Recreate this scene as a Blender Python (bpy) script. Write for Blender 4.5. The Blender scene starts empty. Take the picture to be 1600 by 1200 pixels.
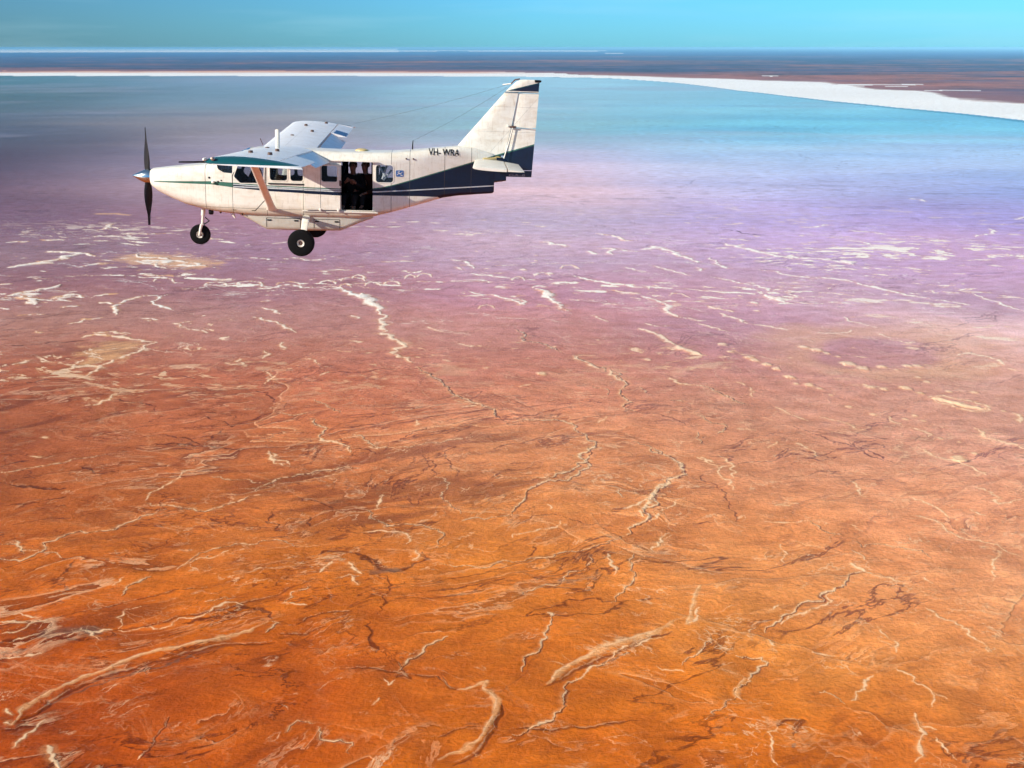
import bpy, bmesh, math, random
import numpy as np
from mathutils import Vector, Matrix, noise as mnoise
R = math.radians
random.seed(7)
C = bpy.context.scene.collection
sc = bpy.context.scene

# ---------------------------------------------------------------- camera, sky, sun, exposure
CAM_H = 300.0
cam = bpy.data.cameras.new('camera'); camo = bpy.data.objects.new('camera', cam); C.objects.link(camo)
cam.sensor_width = 36.0; cam.lens = 36.0 * 1776.6 / 1600.0
cam.clip_start = 0.5; cam.clip_end = 900000.0
camo.location = (0, 0, CAM_H); camo.rotation_euler = (R(90) - 0.28785, 0, 0)
sc.camera = camo
SUN_DIR = Vector((-0.80, -0.45, 0.44)).normalized()
sun_el = math.asin(SUN_DIR.z); sun_az = math.atan2(SUN_DIR.x, SUN_DIR.y)
w = bpy.data.worlds.new('World'); sc.world = w; w.use_nodes = True
nt = w.node_tree; nt.nodes.clear()
wo = nt.nodes.new('ShaderNodeOutputWorld'); bg = nt.nodes.new('ShaderNodeBackground')
sk = nt.nodes.new('ShaderNodeTexSky'); sk.sky_type = 'NISHITA'; sk.sun_disc = False
sk.sun_elevation = sun_el; sk.sun_rotation = sun_az
sk.altitude = 300; sk.air_density = 1.0; sk.dust_density = 0.3; sk.ozone_density = 2.0
# thin high cirrus, wisps stretched along the horizon
tc = nt.nodes.new('ShaderNodeTexCoord'); mp = nt.nodes.new('ShaderNodeMapping'); mp.inputs['Scale'].default_value = (3, 3, 34)
nz = nt.nodes.new('ShaderNodeTexNoise'); nz.inputs['Scale'].default_value = 1.4; nz.inputs['Detail'].default_value = 7
rp = nt.nodes.new('ShaderNodeMapRange'); rp.inputs[1].default_value = .5; rp.inputs[2].default_value = .85; rp.inputs[4].default_value = .26
nt.links.new(tc.outputs['Generated'], mp.inputs[0]); nt.links.new(mp.outputs[0], nz.inputs['Vector']); nt.links.new(nz.outputs[0], rp.inputs[0])
# deep polarised cyan low over the horizon, deeper on the side near the sun; plain sky overhead
sx = nt.nodes.new('ShaderNodeSeparateXYZ'); nt.links.new(tc.outputs['Generated'], sx.inputs[0])
def wrange(sock, a, b, c, d, smooth=False):
    o = nt.nodes.new('ShaderNodeMapRange'); o.clamp = True
    if smooth: o.interpolation_type = 'SMOOTHSTEP'
    nt.links.new(sock, o.inputs[0])
    for i, v in enumerate((a, b, c, d)): o.inputs[i + 1].default_value = v
    return o.outputs[0]
side = nt.nodes.new('ShaderNodeMix'); side.data_type = 'RGBA'
nt.links.new(wrange(sx.outputs[0], -.42, .02, 0, 1), side.inputs[0])
side.inputs[6].default_value = (.19, .46, .84, 1); side.inputs[7].default_value = (.24, .78, 1.45, 1)
low = nt.nodes.new('ShaderNodeMix'); low.data_type = 'RGBA'
nt.links.new(wrange(sx.outputs[2], .12, .42, 0, 1, True), low.inputs[0])
nt.links.new(side.outputs[2], low.inputs[6]); low.inputs[7].default_value = (1.05, 1.0, .90, 1)
tint = nt.nodes.new('ShaderNodeMix'); tint.data_type = 'RGBA'; tint.blend_type = 'MULTIPLY'; tint.inputs[0].default_value = 1
nt.links.new(sk.outputs[0], tint.inputs[6]); nt.links.new(low.outputs[2], tint.inputs[7])
cl = nt.nodes.new('ShaderNodeMix'); cl.data_type = 'RGBA'
nt.links.new(rp.outputs[0], cl.inputs[0]); nt.links.new(tint.outputs[2], cl.inputs[6]); cl.inputs[7].default_value = (4.5, 7.0, 8.0, 1)
nt.links.new(cl.outputs[2], bg.inputs[0]); bg.inputs[1].default_value = 0.09
nt.links.new(bg.outputs[0], wo.inputs[0])
sl = bpy.data.lights.new('sun', 'SUN'); sl.energy = 4.8; sl.angle = R(0.5); sl.color = (1.0, 0.93, 0.82)
so = bpy.data.objects.new('sun', sl); C.objects.link(so)
so.rotation_euler = SUN_DIR.to_track_quat('Z', 'Y').to_euler()
sc.view_settings.view_transform = 'Standard'; sc.view_settings.look = 'None'
sc.view_settings.exposure = 0.5; sc.view_settings.gamma = 1
sc.render.engine = 'CYCLES'
sc.cycles.use_denoising = True; sc.cycles.use_adaptive_sampling = True; sc.cycles.adaptive_threshold = 0.03; sc.cycles.adaptive_min_samples = 24
sc.cycles.max_bounces = 8; sc.cycles.transparent_max_bounces = 16

# ---------------------------------------------------------------- shader helpers
class NG:
    def __init__(s, name, base=(.5, .5, .5), rough=.5, metal=0, spec=.5):
        s.m = bpy.data.materials.new(name); s.m.use_nodes = True; s.t = s.m.node_tree
        s.b = s.t.nodes['Principled BSDF']; s.b.inputs['Base Color'].default_value = (*base, 1)
        s.b.inputs['Roughness'].default_value = rough; s.b.inputs['Metallic'].default_value = metal
        s.b.inputs['Specular IOR Level'].default_value = spec
    def n(s, t, **k):
        o = s.t.nodes.new('ShaderNode' + t)
        for a, v in k.items(): setattr(o, a, v)
        return o
    def l(s, a, b): s.t.links.new(a, b)
    def put(s, sock, v):
        if hasattr(v, 'is_linked') or isinstance(v, bpy.types.NodeSocket): s.l(v, sock)
        elif isinstance(v, (tuple, list)) and len(v) == 3 and sock.type == 'RGBA': sock.default_value = (*v, 1)
        else: sock.default_value = v
    def math(s, op, a, b=0.0, c=0.0, clamp=False):
        o = s.n('Math', operation=op, use_clamp=clamp)
        s.put(o.inputs[0], a); s.put(o.inputs[1], b)
        if op in ('MULTIPLY_ADD', 'SMOOTH_MIN', 'COMPARE'): s.put(o.inputs[2], c)
        return o.outputs[0]
    def mix(s, f, a, b, blend='MIX'):
        o = s.n('Mix', data_type='RGBA', blend_type=blend)
        s.put(o.inputs[0], f); s.put(o.inputs[6], a); s.put(o.inputs[7], b); return o.outputs[2]
    def noise(s, vec, scale, detail=5, rough=.55):
        o = s.n('TexNoise'); o.inputs['Scale'].default_value = scale; o.inputs['Detail'].default_value = detail
        o.inputs['Roughness'].default_value = rough
        if vec is not None: s.l(vec, o.inputs['Vector'])
        return o.outputs[0]
    def rng(s, v, a, b, c=0., d=1., smooth=False):
        o = s.n('MapRange'); o.clamp = True
        if smooth: o.interpolation_type = 'SMOOTHSTEP'
        s.put(o.inputs[0], v)
        for i, x in enumerate((a, b, c, d)): s.put(o.inputs[i + 1], x)
        return o.outputs[0]
    def obj(s): return s.n('TexCoord').outputs['Object']
    def sep(s, v):
        o = s.n('SeparateXYZ'); s.l(v, o.inputs[0]); return o.outputs
    def mapping(s, v, scale):
        o = s.n('Mapping'); s.l(v, o.inputs[0]); o.inputs['Scale'].default_value = scale; return o.outputs[0]
    def bump(s, h, strength=.3, dist=.1):
        o = s.n('Bump'); o.inputs['Strength'].default_value = strength; o.inputs['Distance'].default_value = dist
        s.l(h, o.inputs['Height']); s.l(o.outputs[0], s.b.inputs['Normal'])

# ---------------------------------------------------------------- ground
def hsh(ix, iy, seed):
    h = (ix.astype(np.int64) * 374761393 + iy.astype(np.int64) * 668265263 + seed * 1442695041) & 0xffffffff
    h = ((h ^ (h >> 13)) * 1274126177) & 0xffffffff
    h = h ^ (h >> 16)
    return (h & 0xffffff).astype(np.float32) / np.float32(0x7fffff) - np.float32(1)
def vnoise(x, y, seed):
    fx = np.floor(x); fy = np.floor(y); u = (x - fx).astype(np.float32); v = (y - fy).astype(np.float32)
    ix = fx.astype(np.int64); iy = fy.astype(np.int64)
    u = u * u * u * (u * (u * 6 - 15) + 10); v = v * v * v * (v * (v * 6 - 15) + 10)
    a = hsh(ix, iy, seed); b = hsh(ix + 1, iy, seed); c = hsh(ix, iy + 1, seed); d = hsh(ix + 1, iy + 1, seed)
    return (a + (b - a) * u) * (1 - v) + (c + (d - c) * u) * v
def fbm(x, y, L, octv, seed, gain=.5, S=None):
    """noise of wavelength L halving octv times; octaves finer than the sheet's facets fade out"""
    out = np.zeros(x.shape, np.float32); a = 1.0; tot = 0
    ca, sa = math.cos(.6), math.sin(.6)
    for k in range(octv):
        n = vnoise(x / L, y / L, seed + k * 17)
        if S is not None: n = n * np.clip(L / (S * 1.6) - .6, 0, 1)
        out += n * a; tot += a; a *= gain; L *= .5
        x, y = x * ca - y * sa + 13.7, x * sa + y * ca + 5.1
    return out / tot
def sstep(a, b, x):
    t = np.clip((x - a) / (b - a), 0, 1); return t * t * (3 - 2 * t)

az_c = np.linspace(R(-27), R(27), 1650)
az_s = np.linspace(R(27), R(55), 200)[1:]
az_b = np.linspace(R(55), R(305), 130)[1:-1]
AZ = np.concatenate([az_c, az_s, az_b, (R(360) - az_s[::-1])])
order = np.concatenate([az_c, az_s, az_b, R(360) - az_s[::-1]])
DEP = np.concatenate([np.linspace(R(36.5), R(0.058), 1500)])
RAD = np.concatenate([np.linspace(4, 395, 60), CAM_H / np.tan(DEP)])
nA, nR = len(AZ), len(RAD)
A2, R2 = np.meshgrid(AZ, RAD)                      # rows = radius
AS = np.where(A2 > math.pi, A2 - 2 * math.pi, A2)  # signed azimuth
X = (R2 * np.sin(A2)).astype(np.float64); Y = (R2 * np.cos(A2)).astype(np.float64)
dR = np.gradient(RAD)[:, None] * np.ones_like(X)
dA = np.abs(np.gradient(AZ))[None, :] * R2
dA = np.minimum(dA, R2 * .03)
S = np.maximum(dA, dR * .4).astype(np.float32)
TRI = R2 < 5500                                     # where relief and creeks matter
nr = int(np.searchsorted(RAD, 6500))                # rows that carry the fine work
x, y, s_ = X[:nr], Y[:nr], S[:nr]
LR = np.log(R2)
Z = np.zeros(X.shape, np.float32)
salt = np.zeros(X.shape, np.float32); peach = salt.copy(); dark = salt.copy(); grey = salt.copy()

# creeks, salt ridges, banks and painted cloud-shadow streaks as they lie on the lake bed: (kind, width m, x0, y0, x1, y1, ...)
TR=[
('w',3.18,[-230,1449,-209,1429,-193,1403,-177,1366,-162,1343,-155,1313]),
('w',2.39,[-155,1313,-152,1272,-146,1233,-141,1204,-131,1189,-120,1169,-113,1155,-120,1142,-124,1123,-115,1108,-105,1104,-100,1086]),
('s',2.03,[-94,1071,-85,1055,-76,1037,-64,1013,-57,993,-50,978,-43,968,-34,954,-22,943,-15,926,-11,913]),
('w',1.26,[-411,1443,-405,1474,-383,1470,-365,1484,-337,1474,-327,1463,-309,1457,-295,1474,-275,1453,-254,1457,-232,1449]),
('a',1.86,[-403,1467,-405,1484,-395,1493,-380,1484,-374,1467]),
('a',1.87,[-363,1474,-364,1491,-351,1499,-335,1491,-329,1474]),
('a',1.86,[-309,1470,-310,1486,-298,1495,-283,1486,-278,1470]),
('a',1.87,[-254,1478,-254,1495,-247,1504,-238,1495,-233,1478]),
('a',1.9,[-229,1499,-229,1517,-217,1526,-202,1517,-197,1499]),
('a',1.86,[-193,1467,-193,1484,-186,1493,-177,1484,-172,1467]),
('a',1.87,[-169,1474,-168,1491,-161,1499,-152,1491,-148,1474]),
('a',1.92,[-145,1517,-144,1535,-140,1544,-134,1535,-130,1517]),
('a',1.93,[-129,1526,-127,1544,-121,1553,-113,1544,-109,1526]),
('a',1.7,[-40,1332,-38,1346,-31,1353,-24,1346,-21,1332]),
('a',1.85,[-225,1457,-225,1474,-220,1482,-213,1474,-209,1457]),
('a',1.92,[-217,1517,-216,1535,-212,1544,-204,1535,-199,1517]),
('a',1.9,[-479,1495,-481,1513,-473,1521,-459,1513,-451,1495]),
('a',1.77,[-560,1394,-563,1409,-558,1417,-546,1409,-538,1394]),
('a',1.91,[0,1504,3,1521,9,1530,15,1521,17,1504]),
('a',1.94,[31,1533,34,1551,42,1560,50,1551,53,1533]),
('p',1.96,[-462,1296,-475,1330,-476,1357,-473,1384,-463,1403,-447,1409]),
('p',3.29,[-636,1403,-626,1417,-612,1433,-599,1453,-595,1474]),
('P',8.56,[-417,1092,-417,1129,-411,1149,-400,1158]),
('P',5.35,[-414,1139,-402,1153,-390,1158]),
('P',4.49,[-420,1074,-418,1104,-415,1123]),
('w',1.91,[-376,1166,-382,1142,-390,1116,-400,1098,-405,1074,-402,1057,-405,1040,-411,1031]),
('w',1.36,[-401,1182,-376,1166]),
('w',1.27,[-429,1063,-432,1092,-429,1098]),
('p',2.07,[-464,1189,-453,1204,-434,1197,-414,1189,-401,1180]),
('p',1.4,[-459,1211,-440,1217,-419,1204]),
('w',1.14,[-376,945,-364,949,-358,963,-360,978,-354,991]),
('p',3.76,[-715,1599,-693,1624,-675,1649,-672,1689,-658,1703]),
('p',2.92,[-712,1731,-673,1717,-624,1689]),
('p',2.76,[-619,1599,-601,1624,-585,1631]),
('P',6.56,[-567,1663,-548,1676,-507,1649,-462,1624,-427,1631]),
('p',2.34,[-566,1703,-524,1676,-488,1649,-448,1606,-419,1599]),
('p',1.85,[-558,1649,-529,1631,-490,1591]),
('p',1.83,[-502,1253,-492,1272,-474,1285]),
('p',2.19,[-511,1544,-482,1535,-460,1528]),
('P',3.6,[-776,2141,-717,2124]),
('p',2.08,[-769,1837,-728,1837]),
('p',2.06,[-812,1815,-778,1821]),
('p',3.17,[-616,1403,-581,1357]),
('p',2.81,[-572,1384,-551,1413]),
('p',2.32,[-543,1339,-523,1348]),
('p',2.43,[-525,1403,-500,1417]),
('p',1.96,[-506,1366,-488,1357]),
('p',1.61,[-645,1903,-611,1896,-572,1910]),
('p',1.66,[-711,1938,-708,2012,-670,1945]),
('p',1.57,[-507,1870,-468,1837]),
('p',1.69,[-675,1474,-660,1478]),
('p',1.53,[-615,1336,-601,1329]),
('p',1.12,[-576,1296,-548,1301]),
('p',1.06,[-526,1218,-516,1211]),
('w',1.45,[-301,1288,-286,1272,-270,1264,-253,1233,-237,1211]),
('w',1.14,[-301,1339,-282,1322,-270,1301]),
('w',1.34,[-242,1169,-234,1142]),
('w',1.3,[-256,1135,-251,1104]),
('w',1.27,[-274,1104,-263,1080]),
('w',0.94,[-320,1074,-311,1063]),
('w',1.49,[-187,1296,-177,1280]),
('w',0.71,[-93,1241,-76,1218]),
('w',1.63,[-57,1433,-36,1403]),
('w',2.38,[-26,1413,0,1384,16,1353]),
('w',1.42,[-390,1676,-358,1657]),
('w',1.9,[-329,1676,-275,1668]),
('w',1.86,[-90,1663,-75,1649,-54,1587]),
('w',1.81,[-77,1599,-70,1579]),
('w',1.75,[-58,1551,-31,1540,-2,1517]),
('w',0.93,[-383,1256,-355,1226,-333,1211]),
('w',0.87,[-339,1155,-332,1135]),
('p',1.09,[-385,1256,-365,1264]),
('w',1.03,[-428,1280,-404,1272]),
('w',1.18,[-432,1413,-402,1322]),
('w',1.23,[-183,1040,-176,1055]),
('w',1.9,[-492,1080,-482,1094]),
('w',1.25,[-28,1068,-22,1071]),
('w',1.28,[-69,1098,-61,1092]),
('w',1.28,[-377,864,-371,862]),
('w',0.73,[-370.0,819.1,-358.8,815.6]),
('w',0.89,[-253,1003,-249,1008]),
('w',0.73,[-241,1057,-229,1013]),
('w',0.76,[-209,1104,-189,1080]),
('d',0.81,[-189,1057,-167,1055,-139,1055,-109,1068,-100,1074]),
('d',0.91,[-338,1029,-320,1040,-290,1029]),
('d',0.69,[-253,1003,-236,993,-215,973,-198,959]),
('d',0.73,[-361,963,-339,959,-321,954,-310,945,-308,931,-315,926]),
('d',1.5,[-284.7,844.7,-268.1,848.5,-245.9,840.9,-229.9,837.2,-214.1,833.5,-194.9,837.2]),
('d',1.06,[-246,841,-242,864,-236,884,-220,905,-205,926,-197,954]),
('d',0.71,[-282,918,-263,926,-246,925,-228,905]),
('d',0.64,[-270,913,-257,915,-244,905,-233,892]),
('d',1.5,[-279.9,837.2,-259.5,835.7,-239.9,837.2]),
('d',1.02,[-300,860,-279,868,-255,856,-241,841]),
('d',0.9,[-474,1008,-458,1013,-437,1029,-412,1035]),
('d',1.02,[-537,1155,-505,1158,-475,1169,-452,1180]),
('s',1.57,[-172,909,-161,892,-153,872,-154,860]),
('w',1.51,[-153.6,860.0,-142.2,852.3,-132.3,844.7,-124.7,826.3]),
('s',1.52,[-129.1,867.8,-113.8,848.5,-102.5,837.2,-92.5,837.2]),
('w',0.97,[-186.4,826.3,-180.4,808.6,-173.0,801.7,-165.7,794.9]),
('s',1.12,[-175,963,-162,945,-148,926]),
('d',0.7,[-15,926,0,900]),
('w',1.13,[-51,963,-37,959]),
('w',1.11,[-44,940,-31,946]),
('w',1.06,[-80,905,-78,888]),
('s',1.09,[-200,926,-185,918,-175,926]),
('d',1.03,[-99,830,-91,852,-81,876,-69,888]),
('d',1.0,[-138.3,860.0,-124.9,837.2,-103.3,822.7,-90.0,837.2]),
('d',0.71,[-63.5,815.6,-57.2,794.9,-60.2,768.7]),
('s',1.01,[-92,837,-71,845,-51,856,-31,864]),
('s',0.83,[-104,926,-88,935,-81,945]),
('w',1.0,[-112.9,840.9,-104.5,833.5]),
('w',1.97,[0,1384,16,1353]),
('w',2.78,[27,1453,41,1417,49,1375,60,1348,68,1318]),
('w',2.09,[27,1453,34,1467,46,1461]),
('w',2.55,[85,1535,99,1513,113,1495,127,1484,143,1474,159,1459,175,1453]),
('p',2.05,[124,1443,139,1429,163,1417]),
('a',1.67,[176,1443,180,1463,189,1470,196,1453]),
('a',1.62,[197,1403,204,1421,215,1417,223,1390]),
('a',2.01,[68,1587,73,1611,85,1616,95,1587]),
('w',2.32,[163,1403,175,1384,187,1357,191,1343,183,1322,188,1301,201,1280]),
('w',1.62,[204,1283,222,1269]),
('w',2.08,[141,1233,151,1214,161,1194,165,1176,172,1158]),
('w',3.31,[170,1158,176,1142,184,1129,193,1116]),
('w',1.08,[151,1256,161,1241,176,1244]),
('w',2.54,[47,1821,61,1796,85,1769]),
('p',2.33,[142,1903,160,1886,179,1863,202,1831]),
('w',2.92,[118,1731,127,1703]),
('w',2.96,[135,1760,159,1752,152,1703]),
('w',2.42,[204,1752,230,1760,246,1731,250,1695,265,1668,270,1631]),
('w',1.81,[264,1599,265,1570]),
('w',1.48,[168,1746,196,1731]),
('w',1.99,[200,1746,221,1775,243,1752]),
('w',2.89,[341,1799,359,1760,373,1731,392,1703,411,1681,437,1671,462,1657,484,1636,492,1616]),
('w',2.12,[347,1582,371,1567,386,1535,417,1521,436,1513,453,1495,466,1467,479,1443,492,1419,507,1403,519,1384]),
('w',0.94,[519,1384,542,1366,558,1348]),
('w',1.17,[585,1417,593,1375,601,1339,607,1317]),
('w',2.24,[498,1974,523,1974,552,2000,564,2000]),
('w',1.95,[577,1938,602,1921,626,1893]),
('w',1.33,[543,1837,568,1790]),
('w',1.47,[474,1740,517,1717]),
('w',2.79,[322,1413,326,1384,334,1366]),
('w',2.35,[292,1366,301,1360]),
('w',1.45,[349,1417,363,1390]),
('p',1.53,[236,1348,249,1330,261,1313]),
('w',1.92,[245,1308,259,1280,268,1253]),
('w',1.58,[268,1253,287,1241,306,1223]),
('w',0.86,[209,1256,228,1233,239,1215]),
('w',1.11,[92,1296,110,1264]),
('w',1.71,[111,1357,128,1353]),
('w',1.08,[202,1611,224,1575,245,1535]),
('w',1.08,[159,1599,187,1563]),
('w',1.02,[271,1528,293,1506,320,1470,326,1423]),
('w',1.11,[295,1676,312,1587]),
('w',0.82,[309,1182,322,1169]),
('w',1.1,[387,1366,414,1357]),
('w',0.99,[326,1211,361,1211,376,1226]),
('w',0.87,[386,1288,396,1256,407,1233]),
('w',1.04,[400,1211,410,1189]),
('w',1.62,[766,1870,822,1956]),
('w',1.52,[915,2070,945,2099]),
('w',1.71,[822,2368,837,2317]),
('d',1.08,[357,1945,388,1910,426,1886]),
('d',1.14,[0,2031,34,2012]),
('d',1.14,[214,2050,247,1993]),
('d',1.11,[142,2012,179,1921]),
('d',1.19,[594,2111,659,2132]),
('d',1.16,[735,2091,730,2042]),
('d',1.15,[756,2050,784,2031]),
('d',1.28,[117,2317,152,2258]),
('d',1.21,[339,2154,397,2141]),
('b',3.36,[220,1158,221,1157]),
('b',2.63,[224,1129,226,1129]),
('b',3.87,[238,1106,240,1106]),
('b',3.2,[242,1095,244,1095]),
('b',3.78,[251,1078,253,1077]),
('b',3.73,[257,1063,259,1062]),
('b',4.24,[263,1035,265,1034]),
('b',2.38,[264,1013,265,1013]),
('b',3.55,[274,1008,276,1007]),
('b',2.35,[282,998,283,997]),
('b',4.0,[304,1146,306,1145]),
('b',5.28,[314,1135,317,1134]),
('b',2.61,[321,1123,323,1122]),
('b',5.67,[331,1080,334,1079]),
('b',4.35,[341,1063,343,1062]),
('b',3.75,[362,1071,364,1070]),
('b',3.76,[388,1074,390,1073]),
('b',3.14,[398,1074,399,1073]),
('b',1.86,[373,1060,374,1060]),
('b',3.53,[330,1001,332,1000]),
('b',2.92,[340,995,341,994]),
('b',4.1,[361,998,363,997]),
('b',2.89,[369,983,371,982]),
('b',4.28,[28,1046,30,1045]),
('b',4.86,[339.1,812.0,341.3,811.3]),
('b',2.46,[356.6,824.1,357.7,823.7]),
('b',2.32,[397,988,398,987]),
('b',2.9,[418,985,419,984]),
('b',2.18,[308,922,309,922]),
('b',1.94,[330,1110,330,1110]),
('b',2.05,[343,860,343,860]),
('b',1.52,[355,852,356,852]),
('b',2.39,[388,1019,389,1018]),
('b',1.82,[385,1035,385,1034]),
('b',2.17,[342,918,343,917]),
('b',1.61,[345,905,346,904]),
('b',1.62,[331,909,331,909]),
('b',2.56,[135,1098,137,1097]),
('b',1.99,[130,1139,131,1139]),
('b',2.7,[15,1579,16,1579]),
('b',2.64,[32,1544,34,1543]),
('b',3.1,[52,1551,54,1550]),
('b',1.93,[36,1695,37,1694]),
('b',1.88,[35,1649,36,1649]),
('b',2.01,[287,1403,288,1403]),
('b',3.13,[296,1362,297,1362]),
('b',2.28,[290,1318,291,1318]),
('b',1.37,[92,1178,93,1178]),
('b',1.65,[423,931,424,931]),
('b',2.23,[293,943,294,942]),
('b',1.73,[287,978,288,977]),
('F',2.81,[376,968,383,961,392,950,403,941,410,937]),
('w',1.41,[374,973,388,976,398,965,408,954,415,945,412,934,399,931,388,939,377,954,374,973]),
('w',1.2,[149,1035,155,1016,166,1008]),
('s',1.5,[166,1008,180,1003,188,985,196,963,207,949]),
('w',0.82,[228,943,236,926,243,913,249,905]),
('d',0.66,[233,892,242,876,252,856,265,845,273,823,281,809]),
('s',1.64,[4,1226,10,1189,24,1169,37,1155,51,1129]),
('s',1.77,[62,1116,72,1092,82,1074,90,1057]),
('w',1.91,[62,1114,72,1094,84,1066]),
('s',1.64,[96,1063,99,1040,107,1013,100,973,96,945,106,931]),
('w',1.46,[96,1063,99,1040,106,1019]),
('d',0.7,[106,931,123,925,135,913,144,892]),
('s',1.06,[159,918,166,900,174,896,175,884,166,872]),
('s',0.66,[151,876,150,856,151,845]),
('s',1.17,[118,1003,123,983]),
('w',0.89,[6,1003,18,1013]),
('s',0.93,[74,1003,88,995,86,978]),
('w',0.75,[81,918,72,900]),
('S',1.52,[0.0,900.4,16.1,907.2,35.0,908.9,50.5,896.2,53.4,875.7,59.9,856.1,59.5,829.9,56.9,808.6,47.7,794.9,32.9,781.6,13.9,768.7]),
('s',1.28,[96.5,852.3,107.9,840.9,115.6,822.7,123.5,808.6,127.8,788.2]),
('w',1.06,[141.5,815.6,149.0,801.7,152.6,794.9]),
('w',0.62,[157.4,822.7,165.8,801.7,157.4,768.7]),
('w',0.66,[199.9,837.2,210.8,852.3]),
('w',1.07,[317.4,840.9,322.2,822.7,330.6,812.0,337.7,805.1,343.4,794.9,346.3,778.4]),
('w',1.33,[381,888,380,864,389,852,400,837]),
('w',1.62,[429,926,424,900]),
('w',0.83,[327,888,334,864]),
('w',0.54,[320,918,324,896]),
('d',0.59,[266.7,852.3,279.0,826.3,287.1,805.1]),
('w',0.64,[261,918,281,892,290,880]),
('w',0.77,[206,1019,216,1008]),
('w',0.76,[219,1003,215,973]),
('w',0.71,[324,1013,339,1003]),
('s',0.68,[139,963,153,959]),
('w',0.63,[184,884,199,880]),
('w',0.6,[220.9,852.3,229.9,837.2,234.3,815.6]),
('w',1.61,[452,1116,471,1123,483,1104,486,1080]),
('w',1.24,[484,1068,493,1059]),
('w',0.82,[405,1182,428,1169]),
('s',1.09,[-251.9,726.5,-244.7,720.8,-231.6,720.8,-217.0,715.2,-206.9,709.7,-196.6,720.8,-185.5,729.4,-174.1,738.1]),
('w',0.92,[-252.8,729.4,-254.0,744.1,-247.2,759.3,-242.5,775.1,-228.9,794.9]),
('S',1.4,[-179.8,744.1,-172.3,762.4,-156.8,778.4,-137.3,788.2,-114.0,791.5]),
('s',0.74,[-219.2,775.1,-208.3,768.7,-189.8,768.7,-176.9,762.4]),
('d',1.32,[-149.0,735.2,-136.9,729.4,-126.7,720.8,-120.7,709.7]),
('w',0.97,[-90.7,741.1,-91.3,726.5,-91.1,715.2]),
('S',1.17,[-97.3,712.4,-89.0,696.2,-81.5,685.7,-67.1,688.3,-47.8,680.5,-44.3,675.5,-46.4,658.2]),
('w',0.9,[-96.9,675.5,-87.0,679.0,-74.4,677.0,-66.6,670.5,-66.5,658.2]),
('d',1.76,[-123.4,637.2,-117.1,646.4,-103.2,646.4,-90.7,641.7,-81.0,626.0,-70.7,619.4,-60.0,628.2,-55.6,646.4]),
('d',3.09,[-88.4,639.5,-81.3,628.2,-68.8,619.4,-63.3,621.6]),
('g',2.67,[-83.6,615.1,-74.5,619.4,-67.1,621.6]),
('w',0.98,[-119.1,634.9,-112.0,639.5]),
('w',1.15,[-99.3,632.7,-93.9,621.6,-89.3,615.1]),
('w',0.94,[-94.7,613.0,-89.3,600.5]),
('w',0.77,[-114.3,617.3,-109.0,632.7]),
('s',0.76,[-105.4,608.8,-96.9,615.1,-89.0,613.0]),
('w',1.18,[-59.7,648.7,-57.0,639.5,-60.5,634.9]),
('d',0.88,[-73.9,613.0,-70.3,596.4,-71.8,576.7,-74.2,565.5]),
('d',1.22,[-77.7,558.2,-74.3,544.0,-73.9,533.8,-70.3,524.0]),
('s',0.77,[-44.5,628.2,-30.9,626.0,-15.4,623.8,0.0,630.4]),
('D',1.43,[-116.7,608.8,-129.4,596.4,-141.7,584.5,-154.5,576.7,-168.7,569.2,-183.1,563.6,-194.5,554.6,-206.6,549.3,-214.6,547.5]),
('w',0.7,[-211.8,549.3,-216.8,561.8,-215.5,571.1,-207.7,574.8]),
('w',0.7,[-211.2,547.5,-198.6,551.0,-182.6,561.8,-168.5,568.4,-151.0,577.5]),
('d',1.78,[-159.4,567.3,-150.4,574.8,-139.3,572.9,-131.7,561.8]),
('d',1.4,[-180.6,554.6,-171.6,560.0,-160.7,565.5]),
('D',1.07,[-274.0,545.8,-262.5,551.0,-249.3,561.8,-235.1,571.1,-222.7,576.7,-208.9,584.5,-192.3,596.4,-176.2,598.4]),
('g',3.08,[-251.4,540.6,-240.4,547.5,-229.0,549.3,-218.6,544.0]),
('d',3.04,[-268.8,533.8,-260.2,537.2,-244.6,540.6,-226.4,537.2]),
('w',0.69,[-273.3,544.0,-262.2,550.3,-253.2,558.2]),
('w',0.71,[-282.5,565.5,-272.7,567.3,-259.8,561.8]),
('w',0.7,[-278.6,556.4,-264.6,556.4,-250.0,563.6]),
('w',0.68,[-237.8,540.6,-230.1,547.5,-217.9,537.2]),
('w',0.69,[-230.1,547.5,-220.9,545.8,-214.9,548.2]),
('w',0.51,[-265.5,533.8,-260.9,538.9,-252.8,544.0]),
('w',0.82,[-241.4,524.0,-252.7,519.2,-261.8,517.6]),
('d',1.66,[-264.6,524.0,-258.0,524.0,-251.7,528.9]),
('W',1.95,[-230.6,458.8,-230.6,473.5,-223.9,487.4,-213.1,500.6,-198.6,514.4,-182.9,527.2,-165.1,535.5,-152.9,540.6,-140.8,547.5,-132.7,558.2]),
('D',2.56,[-226.2,462.8,-220.1,477.6,-207.8,494.7,-190.1,508.2,-171.1,520.8,-151.1,533.2,-124.7,535.5]),
('g',1.12,[-221.1,476.2,-206.8,491.8,-189.1,505.1,-170.4,518.5,-150.4,530.5]),
('w',1.17,[-223.2,441.3,-221.5,451.2,-217.3,462.8]),
('w',0.74,[-237.0,460.1,-230.6,458.8]),
('w',0.6,[-239.2,472.1,-233.1,466.7]),
('w',1.69,[-207.9,442.5,-202.8,433.0,-196.6,426.0]),
('D',1.47,[-234.8,455.0,-227.5,455.0,-223.3,462.8]),
('D',1.44,[-86.2,508.2,-77.5,509.7,-67.7,508.2,-57.7,505.1,-47.8,502.1,-36.6,500.6,-31.3,491.8]),
('S',0.99,[-57.7,505.1,-52.4,517.6,-45.1,530.5,-34.0,540.6]),
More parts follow.
